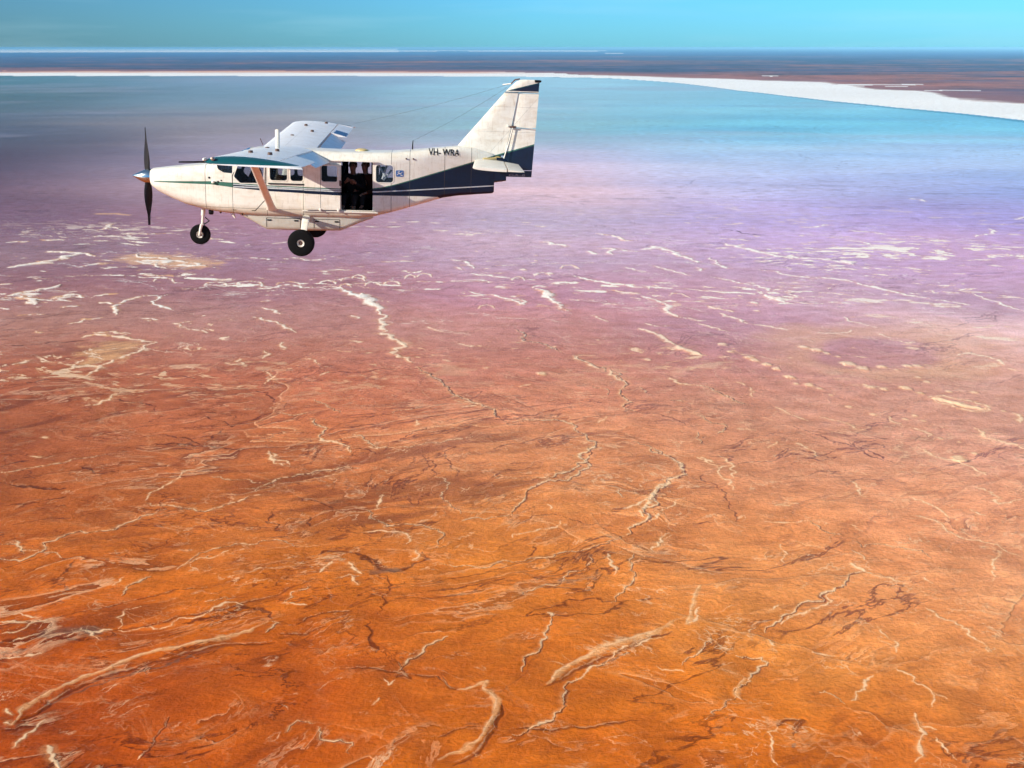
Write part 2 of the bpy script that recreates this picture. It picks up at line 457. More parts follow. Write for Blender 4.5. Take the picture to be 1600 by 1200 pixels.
('w',0.63,[-63.5,499.1,-60.5,493.2,-57.8,497.6]),
('D',2.87,[-57.3,500.6,-53.6,503.6,-50.0,499.1]),
('D',1.29,[-53.7,505.1,-57.0,514.4]),
('D',1.1,[-35.0,500.6,-31.3,491.8,-26.4,487.4]),
('W',1.5,[-11.8,496.1,-14.0,488.9,-9.3,483.2,-6.9,479.0,-10.4,460.1,-14.5,447.4,-22.7,437.7,-32.3,431.8]),
('D',2.03,[-4.6,474.8,-7.3,455.0,-14.2,438.9,-25.1,428.3]),
('W',1.25,[-26.4,487.4,-18.8,490.3,-11.8,496.1]),
('s',0.75,[-89.9,457.6,-86.8,447.4,-79.4,446.2,-72.0,445.0,-72.3,436.5]),
('s',0.59,[-103.7,452.5,-99.7,462.8,-91.1,460.1]),
('D',1.16,[-160.0,465.4,-161.4,449.9,-163.3,433.0]),
('w',0.56,[-164.4,431.8,-163.7,436.5]),
('w',0.46,[-66.9,474.8,-63.9,481.8]),
('w',0.46,[-109.8,476.2,-106.0,472.1]),
('D',0.88,[-33.4,448.7,-24.9,455.0,-14.7,457.6]),
('S',1.23,[-313.5,637.2,-299.8,632.7,-291.6,646.4,-286.9,670.5,-268.6,677.0,-255.8,688.3,-246.1,704.2,-234.3,715.2]),
('s',0.59,[-293.6,646.4,-280.8,644.1,-266.4,637.2]),
('w',1.0,[-315.5,663.1,-303.5,648.7,-294.6,648.7]),
('s',0.96,[-322.5,658.2,-312.5,658.2,-301.6,644.1]),
('S',1.12,[-223.0,588.4,-223.2,600.5,-214.0,613.0]),
('s',0.8,[-200.6,626.0,-193.8,644.1,-180.3,653.4,-169.3,658.2,-152.2,663.1,-134.2,653.4]),
('s',1.04,[-130.9,558.2,-127.1,556.4,-131.9,545.8]),
('d',0.77,[-64.5,829.9,-60.8,794.9,-63.4,781.6]),
('d',0.77,[-52.1,829.9,-45.7,801.7,-39.6,775.1]),
('s',1.07,[-56.0,775.1,-49.4,744.1,-39.1,715.2,-34.4,706.9]),
('w',1.07,[-188.4,829.9,-176.8,808.6,-166.4,798.3]),
('w',0.54,[-154.8,619.4,-150.0,623.8]),
('w',0.55,[-195.3,634.9,-178.6,646.4,-175.1,648.7]),
('d',0.84,[-134.4,701.5,-129.6,685.7]),
('d',0.84,[-161.6,709.7,-153.1,678.0,-144.8,678.0]),
('d',0.61,[-206.9,678.0,-219.1,663.1,-233.4,644.1]),
('d',0.5,[-266.4,637.2,-266.5,621.6,-267.3,608.8]),
('s',0.58,[-201.3,621.6,-194.7,632.7,-185.9,644.1]),
('s',0.73,[-128.3,580.6,-126.8,592.4,-117.2,600.5]),
('w',0.72,[-129.7,578.7,-114.9,576.7]),
('s',0.68,[-33.8,693.5,-17.0,698.8,0.0,706.9]),
('d',0.62,[-37.9,738.1,-17.8,737.0,0.0,738.1]),
('s',0.54,[-173.4,580.6,-159.9,584.5]),
('w',0.56,[-232.5,600.5,-229.2,613.0]),
('D',1.41,[-116.3,554.6,-112.4,561.8,-102.7,567.3,-88.8,569.2]),
('D',1.37,[-123.0,544.0,-109.3,544.0,-100.4,552.8]),
('s',0.72,[-375.8,781.6,-352.9,794.9,-334.2,808.6,-312.4,822.7]),
('d',1.82,[-367.5,762.4,-351.2,756.2,-330.5,750.1,-314.7,756.2]),
('d',1.44,[-381.6,794.9,-363.2,808.6]),
('d',1.32,[-345.2,720.8,-325.6,726.5,-308.0,738.1]),
('d',1.42,[-321.9,794.9,-305.4,781.6,-288.7,788.2]),
('d',0.85,[-329.2,688.3,-316.7,693.5,-297.6,698.8,-280.1,709.7]),
('S',1.39,[58.7,837.2,54.5,808.6,57.2,794.9,46.8,778.4,27.8,768.7,11.3,750.1,4.4,720.8,0.0,704.2]),
('S',1.83,[107.5,837.2,120.1,819.1,126.4,794.9,126.8,781.6,111.1,768.7,98.9,744.1,88.3,709.7,79.7,688.3,74.0,672.9]),
('w',1.81,[128.0,781.6,116.1,771.9,102.2,753.2,93.8,729.4,87.4,701.5]),
('w',1.32,[73.8,715.2,88.0,726.5,98.2,738.1]),
('d',0.68,[0.0,688.3,12.8,701.5,27.9,706.9,40.2,696.2,52.4,688.3,69.0,685.7]),
('s',0.88,[0.0,630.4,19.6,637.2,39.7,646.4,56.4,658.2,71.7,670.5]),
('s',0.75,[0.0,584.5,14.8,598.4,30.2,610.9,44.1,621.6]),
('w',1.46,[144.0,815.6,152.0,805.1]),
('d',0.89,[140.9,781.6,145.9,756.2,148.5,732.3,147.5,715.2,147.8,693.5]),
('w',0.93,[165.8,801.7,157.4,768.7,156.2,750.1]),
('s',1.17,[47.2,639.5,44.4,626.0]),
('w',1.16,[59.3,644.1,61.7,626.0,60.8,615.1]),
('s',0.9,[75.2,644.1,70.9,621.6,71.5,608.8,60.3,588.4,55.8,578.7]),
('w',0.97,[101.1,675.5,92.7,658.2,87.6,648.7]),
('d',0.67,[113.6,690.9,126.5,692.5,135.1,693.5]),
('s',0.72,[75.0,753.2,77.8,735.2]),
('w',0.7,[23.0,723.7,26.0,715.2]),
('w',0.67,[0.0,668.0,16.6,680.5,29.3,685.7,31.8,696.2]),
('d',0.8,[12.1,660.6,15.0,651.1,9.8,639.5]),
('w',0.65,[120.1,735.2,102.0,715.2,88.7,693.5]),
('W',1.43,[109.7,600.5,103.6,584.5,98.9,565.5,93.5,552.8]),
('w',1.05,[93.5,552.8,99.2,556.4,104.5,572.9]),
('W',2.33,[94.8,561.8,82.9,551.0,67.9,540.6,50.1,530.5,36.0,517.6,22.3,502.1,17.3,493.2]),
('D',1.64,[17.2,491.8,28.7,502.1,42.4,516.0,56.4,525.6,74.7,540.6,85.6,545.8]),
('g',0.98,[40.3,508.2,49.0,516.0,61.2,524.0]),
('w',0.66,[28.3,493.2,38.7,508.2,52.8,522.4,67.0,532.2,81.5,540.6]),
('s',0.67,[103.0,547.5,105.6,537.2,97.8,525.6,85.8,511.3]),
('w',0.5,[105.6,537.2,110.0,528.9,116.4,527.2]),
('S',1.02,[31.7,499.1,24.5,479.0,19.3,462.8,7.3,455.0,0.0,451.2]),
('S',1.14,[23.0,565.5,17.1,544.0,13.2,524.0,4.8,505.1]),
('w',1.06,[19.5,567.3,22.9,563.6]),
('w',1.54,[205.7,630.4,210.2,619.4]),
('S',1.09,[210.2,619.4,193.5,600.5,182.0,592.4,161.6,576.7,147.5,561.8,134.9,544.0]),
('w',0.86,[186.8,596.4,180.6,580.6,158.9,565.5,148.0,556.4]),
('w',0.76,[210.2,619.4,219.0,610.9,228.3,604.6]),
('s',0.8,[215.1,663.1,218.3,653.4,231.8,658.2,240.4,653.4,254.8,648.7,256.6,637.2]),
('s',1.0,[196.3,693.5,200.0,683.1,211.7,672.9]),
('w',0.63,[196.3,693.5,178.8,690.9,166.8,693.5]),
('w',0.66,[179.2,720.8,197.3,723.7]),
('w',0.96,[276.7,738.1,283.8,726.5,289.7,712.4,294.4,696.2]),
('w',0.84,[267.5,704.2,279.6,696.2,281.4,678.0,281.6,672.9]),
('w',0.61,[276.8,688.3,289.1,665.5,302.4,658.2,312.5,639.5]),
('w',0.89,[328.4,756.2,337.1,744.1,333.3,723.7,352.3,732.3]),
('w',0.58,[300.5,653.4,290.3,626.0,280.7,604.6]),
('w',1.34,[135.2,537.2,137.0,530.5]),
('S',0.97,[115.1,520.8,128.0,519.2,130.2,514.4,117.4,499.1,107.3,487.4]),
('w',0.69,[230.4,572.9,233.5,561.8,240.3,556.4,242.9,540.6,247.0,533.8,246.4,524.0]),
('w',0.69,[193.3,508.2,197.3,496.1,203.7,487.4,208.9,480.4]),
('w',0.69,[180.2,502.1,171.9,490.3,162.4,479.0]),
('w',0.99,[189.3,468.1,186.1,449.9,176.6,430.6]),
('w',0.61,[203.7,487.4,198.8,473.5]),
('w',0.63,[191.9,449.9,193.2,437.7,195.3,431.8]),
('w',0.57,[122.4,457.6,117.4,445.0,115.8,428.3]),
('D',1.18,[136.9,462.8,127.9,449.9]),
('g',1.15,[127.2,443.8,125.7,440.6]),
('g',0.85,[123.8,435.3,124.0,433.4]),
('w',0.71,[187.3,457.6,195.2,455.0]),
('w',0.73,[243.0,768.7,246.8,735.2]),
('w',0.5,[222.3,688.3,226.6,678.0]),
('w',0.56,[243.6,610.9,245.3,602.5]),
('w',0.59,[211.0,648.7,214.8,634.9]),
('w',0.65,[310.3,715.2,316.7,704.2]),
('s',0.52,[126.4,544.0,131.6,552.8]),
('w',0.42,[72.9,511.3,75.5,506.7,86.6,505.1]),
('w',0.46,[142.1,569.2,152.7,576.7]),
('D',1.78,[122.4,457.6,128.0,462.8,135.4,462.8,129.1,455.0]),
('s',0.61,[107.8,481.8,98.2,470.7,89.3,462.8]),
('W',1.24,[115.8,499.1,108.3,484.6,110.3,479.0]),
('D',1.18,[0.0,455.0,14.7,455.0,29.5,457.6,44.4,460.1,59.5,462.8]),
('w',0.59,[165.0,630.4,170.1,644.1,169.3,658.2]),
('w',0.52,[155.4,565.5,145.4,552.8]),
('w',0.46,[153.8,524.0,162.9,520.8,167.3,519.2]),
('w',0.47,[196.8,551.0,199.3,537.2,198.4,524.0]),
('s',0.46,[147.7,487.4,154.7,484.6,158.6,476.2]),
('s',0.54,[108.1,537.2,113.8,540.6,118.3,537.2]),
('k',14.0,[-3382,7745,-3300,7852,-3216,7963,-3318,8695,-3226,8969,-3078,9261,-2924,9415]),
('k',5.04,[-2052,4663,-1941,4643,-1815,4549,-1712,4476]),
('k',3.48,[-1775,4023,-1695,3937,-1607,3855]),
('k',2.15,[521,3937,563,3923,619,3868,676,3828]),
('d',1.47,[377,2546,413,2646,444,2725]),
('d',1.83,[800,3205,876,3403]),
('d',1.71,[827,2946,960,3205]),
('F',2.39,[-191,1417,-179,1384,-163,1353]),
('F',1.98,[174,1149,184,1129,191,1119]),
('F',2.44,[35,1443,46,1394]),
('F',2.39,[324,1403,330,1375]),
('F',1.45,[334.7,809.9,343.9,808.6]),
('F',2.38,[149,1757,157,1746]),
('F',1.86,[483,1649,490,1624]),
('F',2.02,[-620,1413,-602,1409]),
('F',2.33,[-539,1649,-501,1631]),
('F',2.02,[-479,1616,-439,1606]),
('F',2.04,[-698,1624,-668,1631]),
('F',1.57,[-597,1366,-581,1357]),
('F',1.6,[-565,1384,-550,1398]),
]

fine = fbm(x, y, 9, 4, 901, .6, s_)                # ragged edges
fine2 = fbm(x, y, 60, 5, 333, .55, s_)
rs = np.random.RandomState(5)
def fractal(P, rough=.13, minlen=3.0, depth=5):
    P = [np.array(p, float) for p in P]
    for _ in range(depth):
        Q = [P[0]]
        for a, b in zip(P[:-1], P[1:]):
            L = np.linalg.norm(b - a)
            if L > minlen:
                n = np.array([-(b - a)[1], (b - a)[0]]) / L
                Q.append((a + b) / 2 + n * rs.normal() * L * rough)
            Q.append(b)
        P = Q
    return P
def window(x0, x1, y0, y1):
    """rows and columns of the sheet that cover a small rectangle of ground in front"""
    az = [math.atan2(px, py) for px in (x0, x1) for py in (y0, y1)]
    r0 = math.hypot(0 if x0 < 0 < x1 else min(abs(x0), abs(x1)), y0); r1 = math.hypot(max(abs(x0), abs(x1)), y1)
    i0, i1 = np.searchsorted(RAD, r0) - 1, np.searchsorted(RAD, r1) + 1
    j0, j1 = np.searchsorted(az_c, min(az)) - 1, np.searchsorted(az_c, max(az)) + 1
    return slice(max(i0, 0), min(i1, nr)), slice(max(j0, 0), min(j1, len(az_c)))
def paint(field, P, wd, prof=1.0, amp=1.0, off=(0, 0), beads=.35, soft=1.0, op='max'):
    n = len(P); m = rs.rand(n // 3 + 3) * 2 - 1
    for i in range(n - 1):
        a = P[i] + off; b = P[i + 1] + off; tt = i / max(n - 2, 1)
        k = i / 3; v = m[int(k)] * (1 - k % 1) + m[int(k) + 1] * (k % 1)
        wl = wd * (1 + beads * v * 1.3) * min(1, .35 + 4 * min(tt, 1 - tt)) * prof
        if wl < .15 * wd: continue
        mg = wl * 2.4 + 1
        I, J = window(min(a[0], b[0]) - mg, max(a[0], b[0]) + mg, min(a[1], b[1]) - mg, max(a[1], b[1]) + mg)
        if I.stop <= I.start or J.stop <= J.start: continue
        px, py = X[I, J] - a[0], Y[I, J] - a[1]; e = b - a; L2 = e @ e + 1e-9
        h = np.clip((px * e[0] + py * e[1]) / L2, 0, 1)
        d = np.hypot(px - h * e[0], py - h * e[1]) / wl
        d = d * (1 + .75 * fine[I, J])
        mk = np.clip(1.35 - d, 0, 1) if soft == 1 else np.exp(-d * d * soft)
        mk = (mk * mk * (3 - 2 * mk)) * amp
        field[I, J] = np.maximum(field[I, J], mk) if op == 'max' else np.minimum(field[I, J], -mk)
up = np.zeros(X.shape, np.float32); dn = np.zeros(X.shape, np.float32); tone = np.zeros(X.shape, np.float32)
for kind, wd, xy in TR:
    P0 = list(zip(xy[::2], xy[1::2])); r0 = math.hypot(*P0[0]); lat = r0 / 1776.
    hw_ = max(wd * .6, lat * 1.0) * (1 + .8 * min(max((r0 - 800) / 1000, 0), 1)) * (1.5 if kind in 'pP' and r0 > 900 else 1)
    if kind in 'WDg' and r0 < 950: hw_ *= 1.25
    if kind in 'PF': hw_ *= .6 * math.hypot(r0, CAM_H) / CAM_H
    P = fractal(P0, {'a': .03, 'k': .02, 'b': .05, 'W': .05, 'D': .07, 'g': .09}.get(kind, .13), max(hw_ * 1.2, 1.5))
    hh = min(hw_ * .20, 1.6)
    away = np.array([.75, -.75]) * hw_
    if kind == 'w':
        paint(salt, P, hw_, beads=.7); paint(up, P, hw_ * 1.3, amp=hh); paint(tone, P, hw_ * 3, amp=.35)
    elif kind == 'W':
        paint(peach, P, hw_ * 1.3, amp=.75, beads=.5); paint(salt, P, hw_ * .4, amp=.6, beads=.8, off=np.array([-.4, .5]) * hw_); paint(up, P, hw_ * 1.5, amp=hh * .5)
    elif kind in 'pa':
        paint(peach, P, hw_ * 1.2, amp=.9, beads=.6); paint(salt, P, hw_ * .6, amp=.8, beads=.8, off=np.array([0, -.6]) * hw_); paint(up, P, hw_, amp=hh)
    elif kind == 'F':
        paint(peach, P, hw_, beads=.3, amp=.9); paint(salt, P, hw_ * .8, beads=.4, amp=.85); paint(up, P, hw_, amp=1.0)
    elif kind == 'P':
        paint(peach, P, hw_, beads=.5, amp=.9)
    elif kind == 'b':
        hw_ *= 1.35; q = np.array(P0[0]); P = [q + np.array([k, j]) * hw_ * .5 for k, j in ((-1, -1.2), (-.6, 1.2), (.4, 1.5), (1, -1), (-.8, -1.1))]
        paint(peach, P, hw_, beads=.2, amp=.85); paint(salt, P, hw_ * .75, amp=.8, beads=.3, off=np.array([-.2, .5]) * hw_); paint(up, P, hw_, amp=hh)
    elif kind == 'd':
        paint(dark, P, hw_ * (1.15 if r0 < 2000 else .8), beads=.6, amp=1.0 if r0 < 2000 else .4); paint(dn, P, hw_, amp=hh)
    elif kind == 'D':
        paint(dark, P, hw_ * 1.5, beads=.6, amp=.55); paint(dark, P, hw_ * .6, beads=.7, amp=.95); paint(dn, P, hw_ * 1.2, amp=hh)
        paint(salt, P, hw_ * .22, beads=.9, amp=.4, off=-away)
    elif kind == 'g':
        paint(grey, P, hw_, beads=.8, amp=.8); paint(dn, P, hw_, amp=hh * .5)
    elif kind == 'k':
        paint(dark, P, hw_ * 1.2, beads=.5, amp=.45)  # streaks of cloud shadow painted dark on the water
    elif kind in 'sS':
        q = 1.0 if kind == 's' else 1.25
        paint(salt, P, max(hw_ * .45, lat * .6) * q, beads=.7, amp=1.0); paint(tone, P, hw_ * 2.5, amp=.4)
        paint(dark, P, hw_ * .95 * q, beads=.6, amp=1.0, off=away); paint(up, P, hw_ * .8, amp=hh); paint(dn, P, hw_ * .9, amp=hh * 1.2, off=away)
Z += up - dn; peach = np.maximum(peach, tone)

# flow-stretched, warped coordinates
wx = fbm(x, y, 420, 5, 11, .55, s_); wy = fbm(x, y, 420, 5, 47, .55, s_)
fl = R(28)                                          # the sheet flow runs from near left to far right on the left, steeper on the right
fa = np.where(AS[:nr] < 0, fl * .6, fl * 1.5).astype(np.float32)
fa = fl * (.45 + .55 * (1 + np.tanh(AS[:nr] * 4)))
cu, su = math.cos(R(26)), math.sin(R(26))
ux = (x * cu + y * su) + wx * 95; uy = (-x * su + y * cu) + wy * 95
vx = (x * math.cos(R(-35)) + y * math.sin(R(-35))) + wx * 120; vy = (-x * math.sin(R(-35)) + y * math.cos(R(-35))) + wy * 120
def grad(n):
    gr = np.gradient(n, axis=0) / dR[:nr]; ga = np.gradient(n, axis=1) / (dA[:nr] + 1e-6)
    return np.hypot(gr, ga) + 1e-7
def isoline(n, level, width):
    """distance in widths from one contour of the noise: a winding line of even width"""
    return (n - level) / grad(n) / width
r_ = R2[:nr].astype(np.float32)
lat = np.maximum(r_ / 1776., .25)
near = sstep(1500, 700, r_)
nn = int(np.searchsorted(RAD, 1900)); N = slice(0, nn)
xn, yn, sn, latn, nearn = x[N], y[N], s_[N], lat[N], near[N]; rn = r_[N]
uxn, uyn, vxn, vyn, fin_ = ux[N], uy[N], vx[N], vy[N], fine[N]
def gradn(n):
    return np.hypot(np.gradient(n, axis=0) / dR[N], np.gradient(n, axis=1) / (dA[N] + 1e-6)) + 1e-7
left = sstep(.12, -.25, AS[N]).astype(np.float32)
tone_n = np.zeros(xn.shape, np.float32)
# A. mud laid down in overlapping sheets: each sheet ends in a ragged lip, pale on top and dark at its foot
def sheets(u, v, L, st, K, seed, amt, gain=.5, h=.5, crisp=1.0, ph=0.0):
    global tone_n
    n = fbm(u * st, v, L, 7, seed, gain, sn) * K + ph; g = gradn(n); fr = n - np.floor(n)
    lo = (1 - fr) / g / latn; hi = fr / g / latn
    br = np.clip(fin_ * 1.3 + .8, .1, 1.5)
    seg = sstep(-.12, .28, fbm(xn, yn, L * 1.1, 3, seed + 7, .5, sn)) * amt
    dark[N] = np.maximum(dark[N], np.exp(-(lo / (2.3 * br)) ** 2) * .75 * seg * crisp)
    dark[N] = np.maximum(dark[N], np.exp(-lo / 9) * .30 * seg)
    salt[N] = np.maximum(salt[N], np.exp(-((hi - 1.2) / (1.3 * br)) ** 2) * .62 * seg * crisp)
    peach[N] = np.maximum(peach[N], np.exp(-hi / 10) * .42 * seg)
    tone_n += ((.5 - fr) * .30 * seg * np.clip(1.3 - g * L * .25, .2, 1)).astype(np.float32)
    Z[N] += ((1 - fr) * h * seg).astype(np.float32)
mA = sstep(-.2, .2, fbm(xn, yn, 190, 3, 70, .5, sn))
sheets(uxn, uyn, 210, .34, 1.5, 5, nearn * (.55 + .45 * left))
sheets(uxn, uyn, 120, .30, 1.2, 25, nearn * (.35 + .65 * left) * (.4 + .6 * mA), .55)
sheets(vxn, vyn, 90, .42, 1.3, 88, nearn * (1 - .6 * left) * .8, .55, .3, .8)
# B. crinkled salt threads and fine dark cracks
for seed, L, k, w1, fld, amp_, zone in ((341, 38, .6, .6, salt, .45, sstep(2000, 1300, rn) * (1 - left * .4)), (381, 70, .4, .7, dark, .6, sstep(1800, 1200, rn) * (.3 + .7 * left))):
    n = fbm(uxn * k if fld is dark else vxn * k, uyn if fld is dark else vyn, L, 6, seed, .62, sn); d = n / gradn(n) / latn / w1
    m = sstep(.12, .38, fbm(xn, yn, 46, 4, seed + 3, .55, sn)) * zone
    fld[N] = np.maximum(fld[N], np.exp(-d * d * .7) * m * amp_)
# darker, redder flecks and stains
stn = fbm(uxn * .24, uyn, 34, 7, 401, .66, sn)
home = np.exp(-((xn + 300) / 300) ** 2 - ((yn - 860) / 170) ** 2) + .6 * np.exp(-((xn + 60) / 150) ** 2 - ((yn - 830) / 110) ** 2) + .5 * np.exp(-((xn - 90) / 70) ** 2 - ((yn - 430) / 60) ** 2) + .4 * np.exp(-((xn + 220) / 120) ** 2 - ((yn - 560) / 30) ** 2)
mC = sstep(.05, .42, fbm(xn, yn, 240, 4, 402, .5, sn) + .34 * home)
dark[N] = np.maximum(dark[N], sstep(.06, .36, stn) * mC * .62 * sstep(1700, 1000, rn))
stn2 = fbm(uxn * .35, uyn, 9, 4, 431, .6, sn * .8)
dark[N] = np.maximum(dark[N], sstep(.28, .5, stn2) * sstep(-.1, .3, fbm(xn, yn, 60, 3, 433, .5, sn)) * .38 * nearn)
# C. small salt islands and crusts of the pink brine
mid = sstep(950, 1300, r_) * sstep(2500, 1900, r_)
isl = fbm(x * .42, y * .8, 22, 4, 501, .68, s_ * .45); msk = fbm(x * .5, y, 330, 4, 502, .55, s_)
k_ = isl * .85 + msk * .5 - .05
peach[:nr] = np.maximum(peach[:nr], sstep(.36, .46, k_) * mid * .6); salt[:nr] = np.maximum(salt[:nr], sstep(.42, .52, k_ + fine * .1) * mid * .7)
for seed, st, L, wd_ in ((521, .35, 150, .7), (527, .3, 80, .6)):
    n = fbm(vx * st, vy, L, 7, seed, .58, s_ * .7); d = isoline(n, 0, lat * wd_ * 1.4)
    salt[:nr] = np.maximum(salt[:nr], np.exp(-d * d) * mid * sstep(.16, .42, fbm(x, y, 90, 3, seed + 2, .5, s_)) * .6 * (.5 + np.clip(AS[:nr] * 3, 0, .5)))
n = fbm(ux * .3, uy, 500, 6, 541, .6, s_); d = isoline(n, 0, lat * .9)
dark[:nr] = np.maximum(dark[:nr], np.exp(-d * d) * sstep(1800, 2600, r_) * sstep(0, .3, fbm(x, y, 500, 4, 543, .5, s_)) * .5)
fl3 = fbm(x * .4, y, 26, 4, 547, .65, s_ * .5)
dark[:nr] = np.maximum(dark[:nr], sstep(.36, .5, fl3 * .8 + msk * .4) * sstep(1500, 1900, r_) * sstep(3600, 2600, r_) * .35)
# gentle swell of the mud
Z[:nr] += fbm(x, y, 70, 5, 601, .5, s_) * .8 * near + fbm(ux * .4, uy, 12, 3, 611, .5, s_) * .10 * near
# stuff scoured between
calm = sstep(1300, 1700, r_)
# mauve cloud shadow put into the ground colour and the paler flat round it, right of centre
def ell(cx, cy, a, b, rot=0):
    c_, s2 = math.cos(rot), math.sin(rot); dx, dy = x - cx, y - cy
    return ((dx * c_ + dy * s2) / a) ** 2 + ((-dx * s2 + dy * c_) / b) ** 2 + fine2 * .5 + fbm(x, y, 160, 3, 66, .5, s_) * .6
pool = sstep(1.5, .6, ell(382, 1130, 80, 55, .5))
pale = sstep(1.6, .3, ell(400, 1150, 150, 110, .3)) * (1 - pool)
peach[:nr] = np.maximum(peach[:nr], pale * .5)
shadeF = np.zeros(X.shape, np.float32); shadeF[:nr] = pool

# ground colour by place: (x, y, r, g, b) of dry and wet mud, pink brine and blue shallows, with sky reflection and side-to-side brightness painted in
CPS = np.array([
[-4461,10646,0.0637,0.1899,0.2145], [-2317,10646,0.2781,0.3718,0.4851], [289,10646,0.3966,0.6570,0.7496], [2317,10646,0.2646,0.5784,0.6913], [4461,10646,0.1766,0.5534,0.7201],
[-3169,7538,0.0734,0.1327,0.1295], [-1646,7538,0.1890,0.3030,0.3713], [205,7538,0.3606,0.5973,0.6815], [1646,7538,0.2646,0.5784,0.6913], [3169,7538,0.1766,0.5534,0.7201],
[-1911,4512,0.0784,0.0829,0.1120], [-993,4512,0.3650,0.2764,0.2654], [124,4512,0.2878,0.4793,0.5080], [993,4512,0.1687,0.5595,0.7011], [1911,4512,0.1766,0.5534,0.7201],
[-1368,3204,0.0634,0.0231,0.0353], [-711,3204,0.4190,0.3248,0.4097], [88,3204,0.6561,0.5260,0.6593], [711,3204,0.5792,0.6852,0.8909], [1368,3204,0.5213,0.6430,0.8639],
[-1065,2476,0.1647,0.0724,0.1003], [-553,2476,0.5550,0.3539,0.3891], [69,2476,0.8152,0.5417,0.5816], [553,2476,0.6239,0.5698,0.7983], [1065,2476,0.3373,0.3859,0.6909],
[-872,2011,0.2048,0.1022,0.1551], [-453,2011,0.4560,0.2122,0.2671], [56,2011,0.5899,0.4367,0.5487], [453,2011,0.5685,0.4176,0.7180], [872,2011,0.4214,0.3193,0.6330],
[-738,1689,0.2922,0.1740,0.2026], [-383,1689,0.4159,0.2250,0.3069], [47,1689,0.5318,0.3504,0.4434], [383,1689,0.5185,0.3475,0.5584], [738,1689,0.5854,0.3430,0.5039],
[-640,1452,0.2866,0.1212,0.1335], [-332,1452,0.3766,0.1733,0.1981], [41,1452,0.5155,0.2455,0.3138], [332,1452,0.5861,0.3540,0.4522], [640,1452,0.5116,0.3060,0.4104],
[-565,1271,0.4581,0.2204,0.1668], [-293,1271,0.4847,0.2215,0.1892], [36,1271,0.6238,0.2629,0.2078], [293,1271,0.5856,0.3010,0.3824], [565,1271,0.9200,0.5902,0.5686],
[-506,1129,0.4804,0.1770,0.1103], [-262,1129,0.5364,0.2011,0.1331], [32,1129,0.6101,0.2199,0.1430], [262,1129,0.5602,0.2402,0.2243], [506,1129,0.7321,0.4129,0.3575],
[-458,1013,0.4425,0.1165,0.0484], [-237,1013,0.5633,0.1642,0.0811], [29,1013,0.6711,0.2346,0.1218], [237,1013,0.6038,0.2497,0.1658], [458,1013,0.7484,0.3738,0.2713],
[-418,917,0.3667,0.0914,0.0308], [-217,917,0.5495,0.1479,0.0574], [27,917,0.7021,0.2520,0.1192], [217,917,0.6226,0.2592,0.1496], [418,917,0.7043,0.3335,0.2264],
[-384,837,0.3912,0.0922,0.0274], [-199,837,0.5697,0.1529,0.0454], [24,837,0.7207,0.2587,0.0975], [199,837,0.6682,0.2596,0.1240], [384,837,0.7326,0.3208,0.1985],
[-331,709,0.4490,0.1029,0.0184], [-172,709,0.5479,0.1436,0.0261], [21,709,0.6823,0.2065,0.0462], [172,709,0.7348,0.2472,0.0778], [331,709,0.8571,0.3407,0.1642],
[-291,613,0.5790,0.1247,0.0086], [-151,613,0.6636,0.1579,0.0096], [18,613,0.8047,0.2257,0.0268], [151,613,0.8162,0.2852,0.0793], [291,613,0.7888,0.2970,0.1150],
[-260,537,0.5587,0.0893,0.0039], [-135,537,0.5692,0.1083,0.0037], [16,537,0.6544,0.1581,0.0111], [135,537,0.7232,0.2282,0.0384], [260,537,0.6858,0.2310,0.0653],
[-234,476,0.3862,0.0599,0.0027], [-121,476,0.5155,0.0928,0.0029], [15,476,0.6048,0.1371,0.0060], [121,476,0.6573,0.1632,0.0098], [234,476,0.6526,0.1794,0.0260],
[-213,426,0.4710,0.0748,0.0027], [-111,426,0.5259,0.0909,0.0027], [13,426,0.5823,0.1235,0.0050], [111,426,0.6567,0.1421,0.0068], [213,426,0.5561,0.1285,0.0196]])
# coarse table over (azimuth, log distance), then looked up with a warped position
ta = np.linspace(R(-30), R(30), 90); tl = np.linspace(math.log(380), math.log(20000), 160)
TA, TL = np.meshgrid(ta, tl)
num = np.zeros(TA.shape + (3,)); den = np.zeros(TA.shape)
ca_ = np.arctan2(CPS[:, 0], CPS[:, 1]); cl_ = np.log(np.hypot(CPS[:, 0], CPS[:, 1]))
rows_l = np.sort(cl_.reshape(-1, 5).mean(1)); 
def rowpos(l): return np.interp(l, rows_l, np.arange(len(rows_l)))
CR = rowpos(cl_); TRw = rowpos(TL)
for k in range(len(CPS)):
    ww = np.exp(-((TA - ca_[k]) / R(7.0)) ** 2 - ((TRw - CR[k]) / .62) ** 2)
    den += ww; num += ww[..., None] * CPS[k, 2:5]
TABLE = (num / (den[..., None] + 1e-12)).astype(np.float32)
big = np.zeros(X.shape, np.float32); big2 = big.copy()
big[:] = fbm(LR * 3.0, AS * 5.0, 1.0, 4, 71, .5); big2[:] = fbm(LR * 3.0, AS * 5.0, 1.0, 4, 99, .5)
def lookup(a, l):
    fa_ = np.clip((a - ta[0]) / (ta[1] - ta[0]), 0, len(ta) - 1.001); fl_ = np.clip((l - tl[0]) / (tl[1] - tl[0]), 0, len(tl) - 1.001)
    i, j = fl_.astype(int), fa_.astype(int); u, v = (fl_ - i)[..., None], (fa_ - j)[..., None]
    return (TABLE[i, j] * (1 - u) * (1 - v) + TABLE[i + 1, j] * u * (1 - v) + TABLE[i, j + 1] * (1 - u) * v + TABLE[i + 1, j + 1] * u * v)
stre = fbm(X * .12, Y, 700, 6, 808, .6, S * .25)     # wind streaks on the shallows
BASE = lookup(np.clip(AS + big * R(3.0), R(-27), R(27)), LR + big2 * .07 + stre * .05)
tonal = fbm(X, Y, 260, 6, 812, .55, S * .5) * .12 + stre * .07
BASE = BASE * (1 + tonal[..., None])
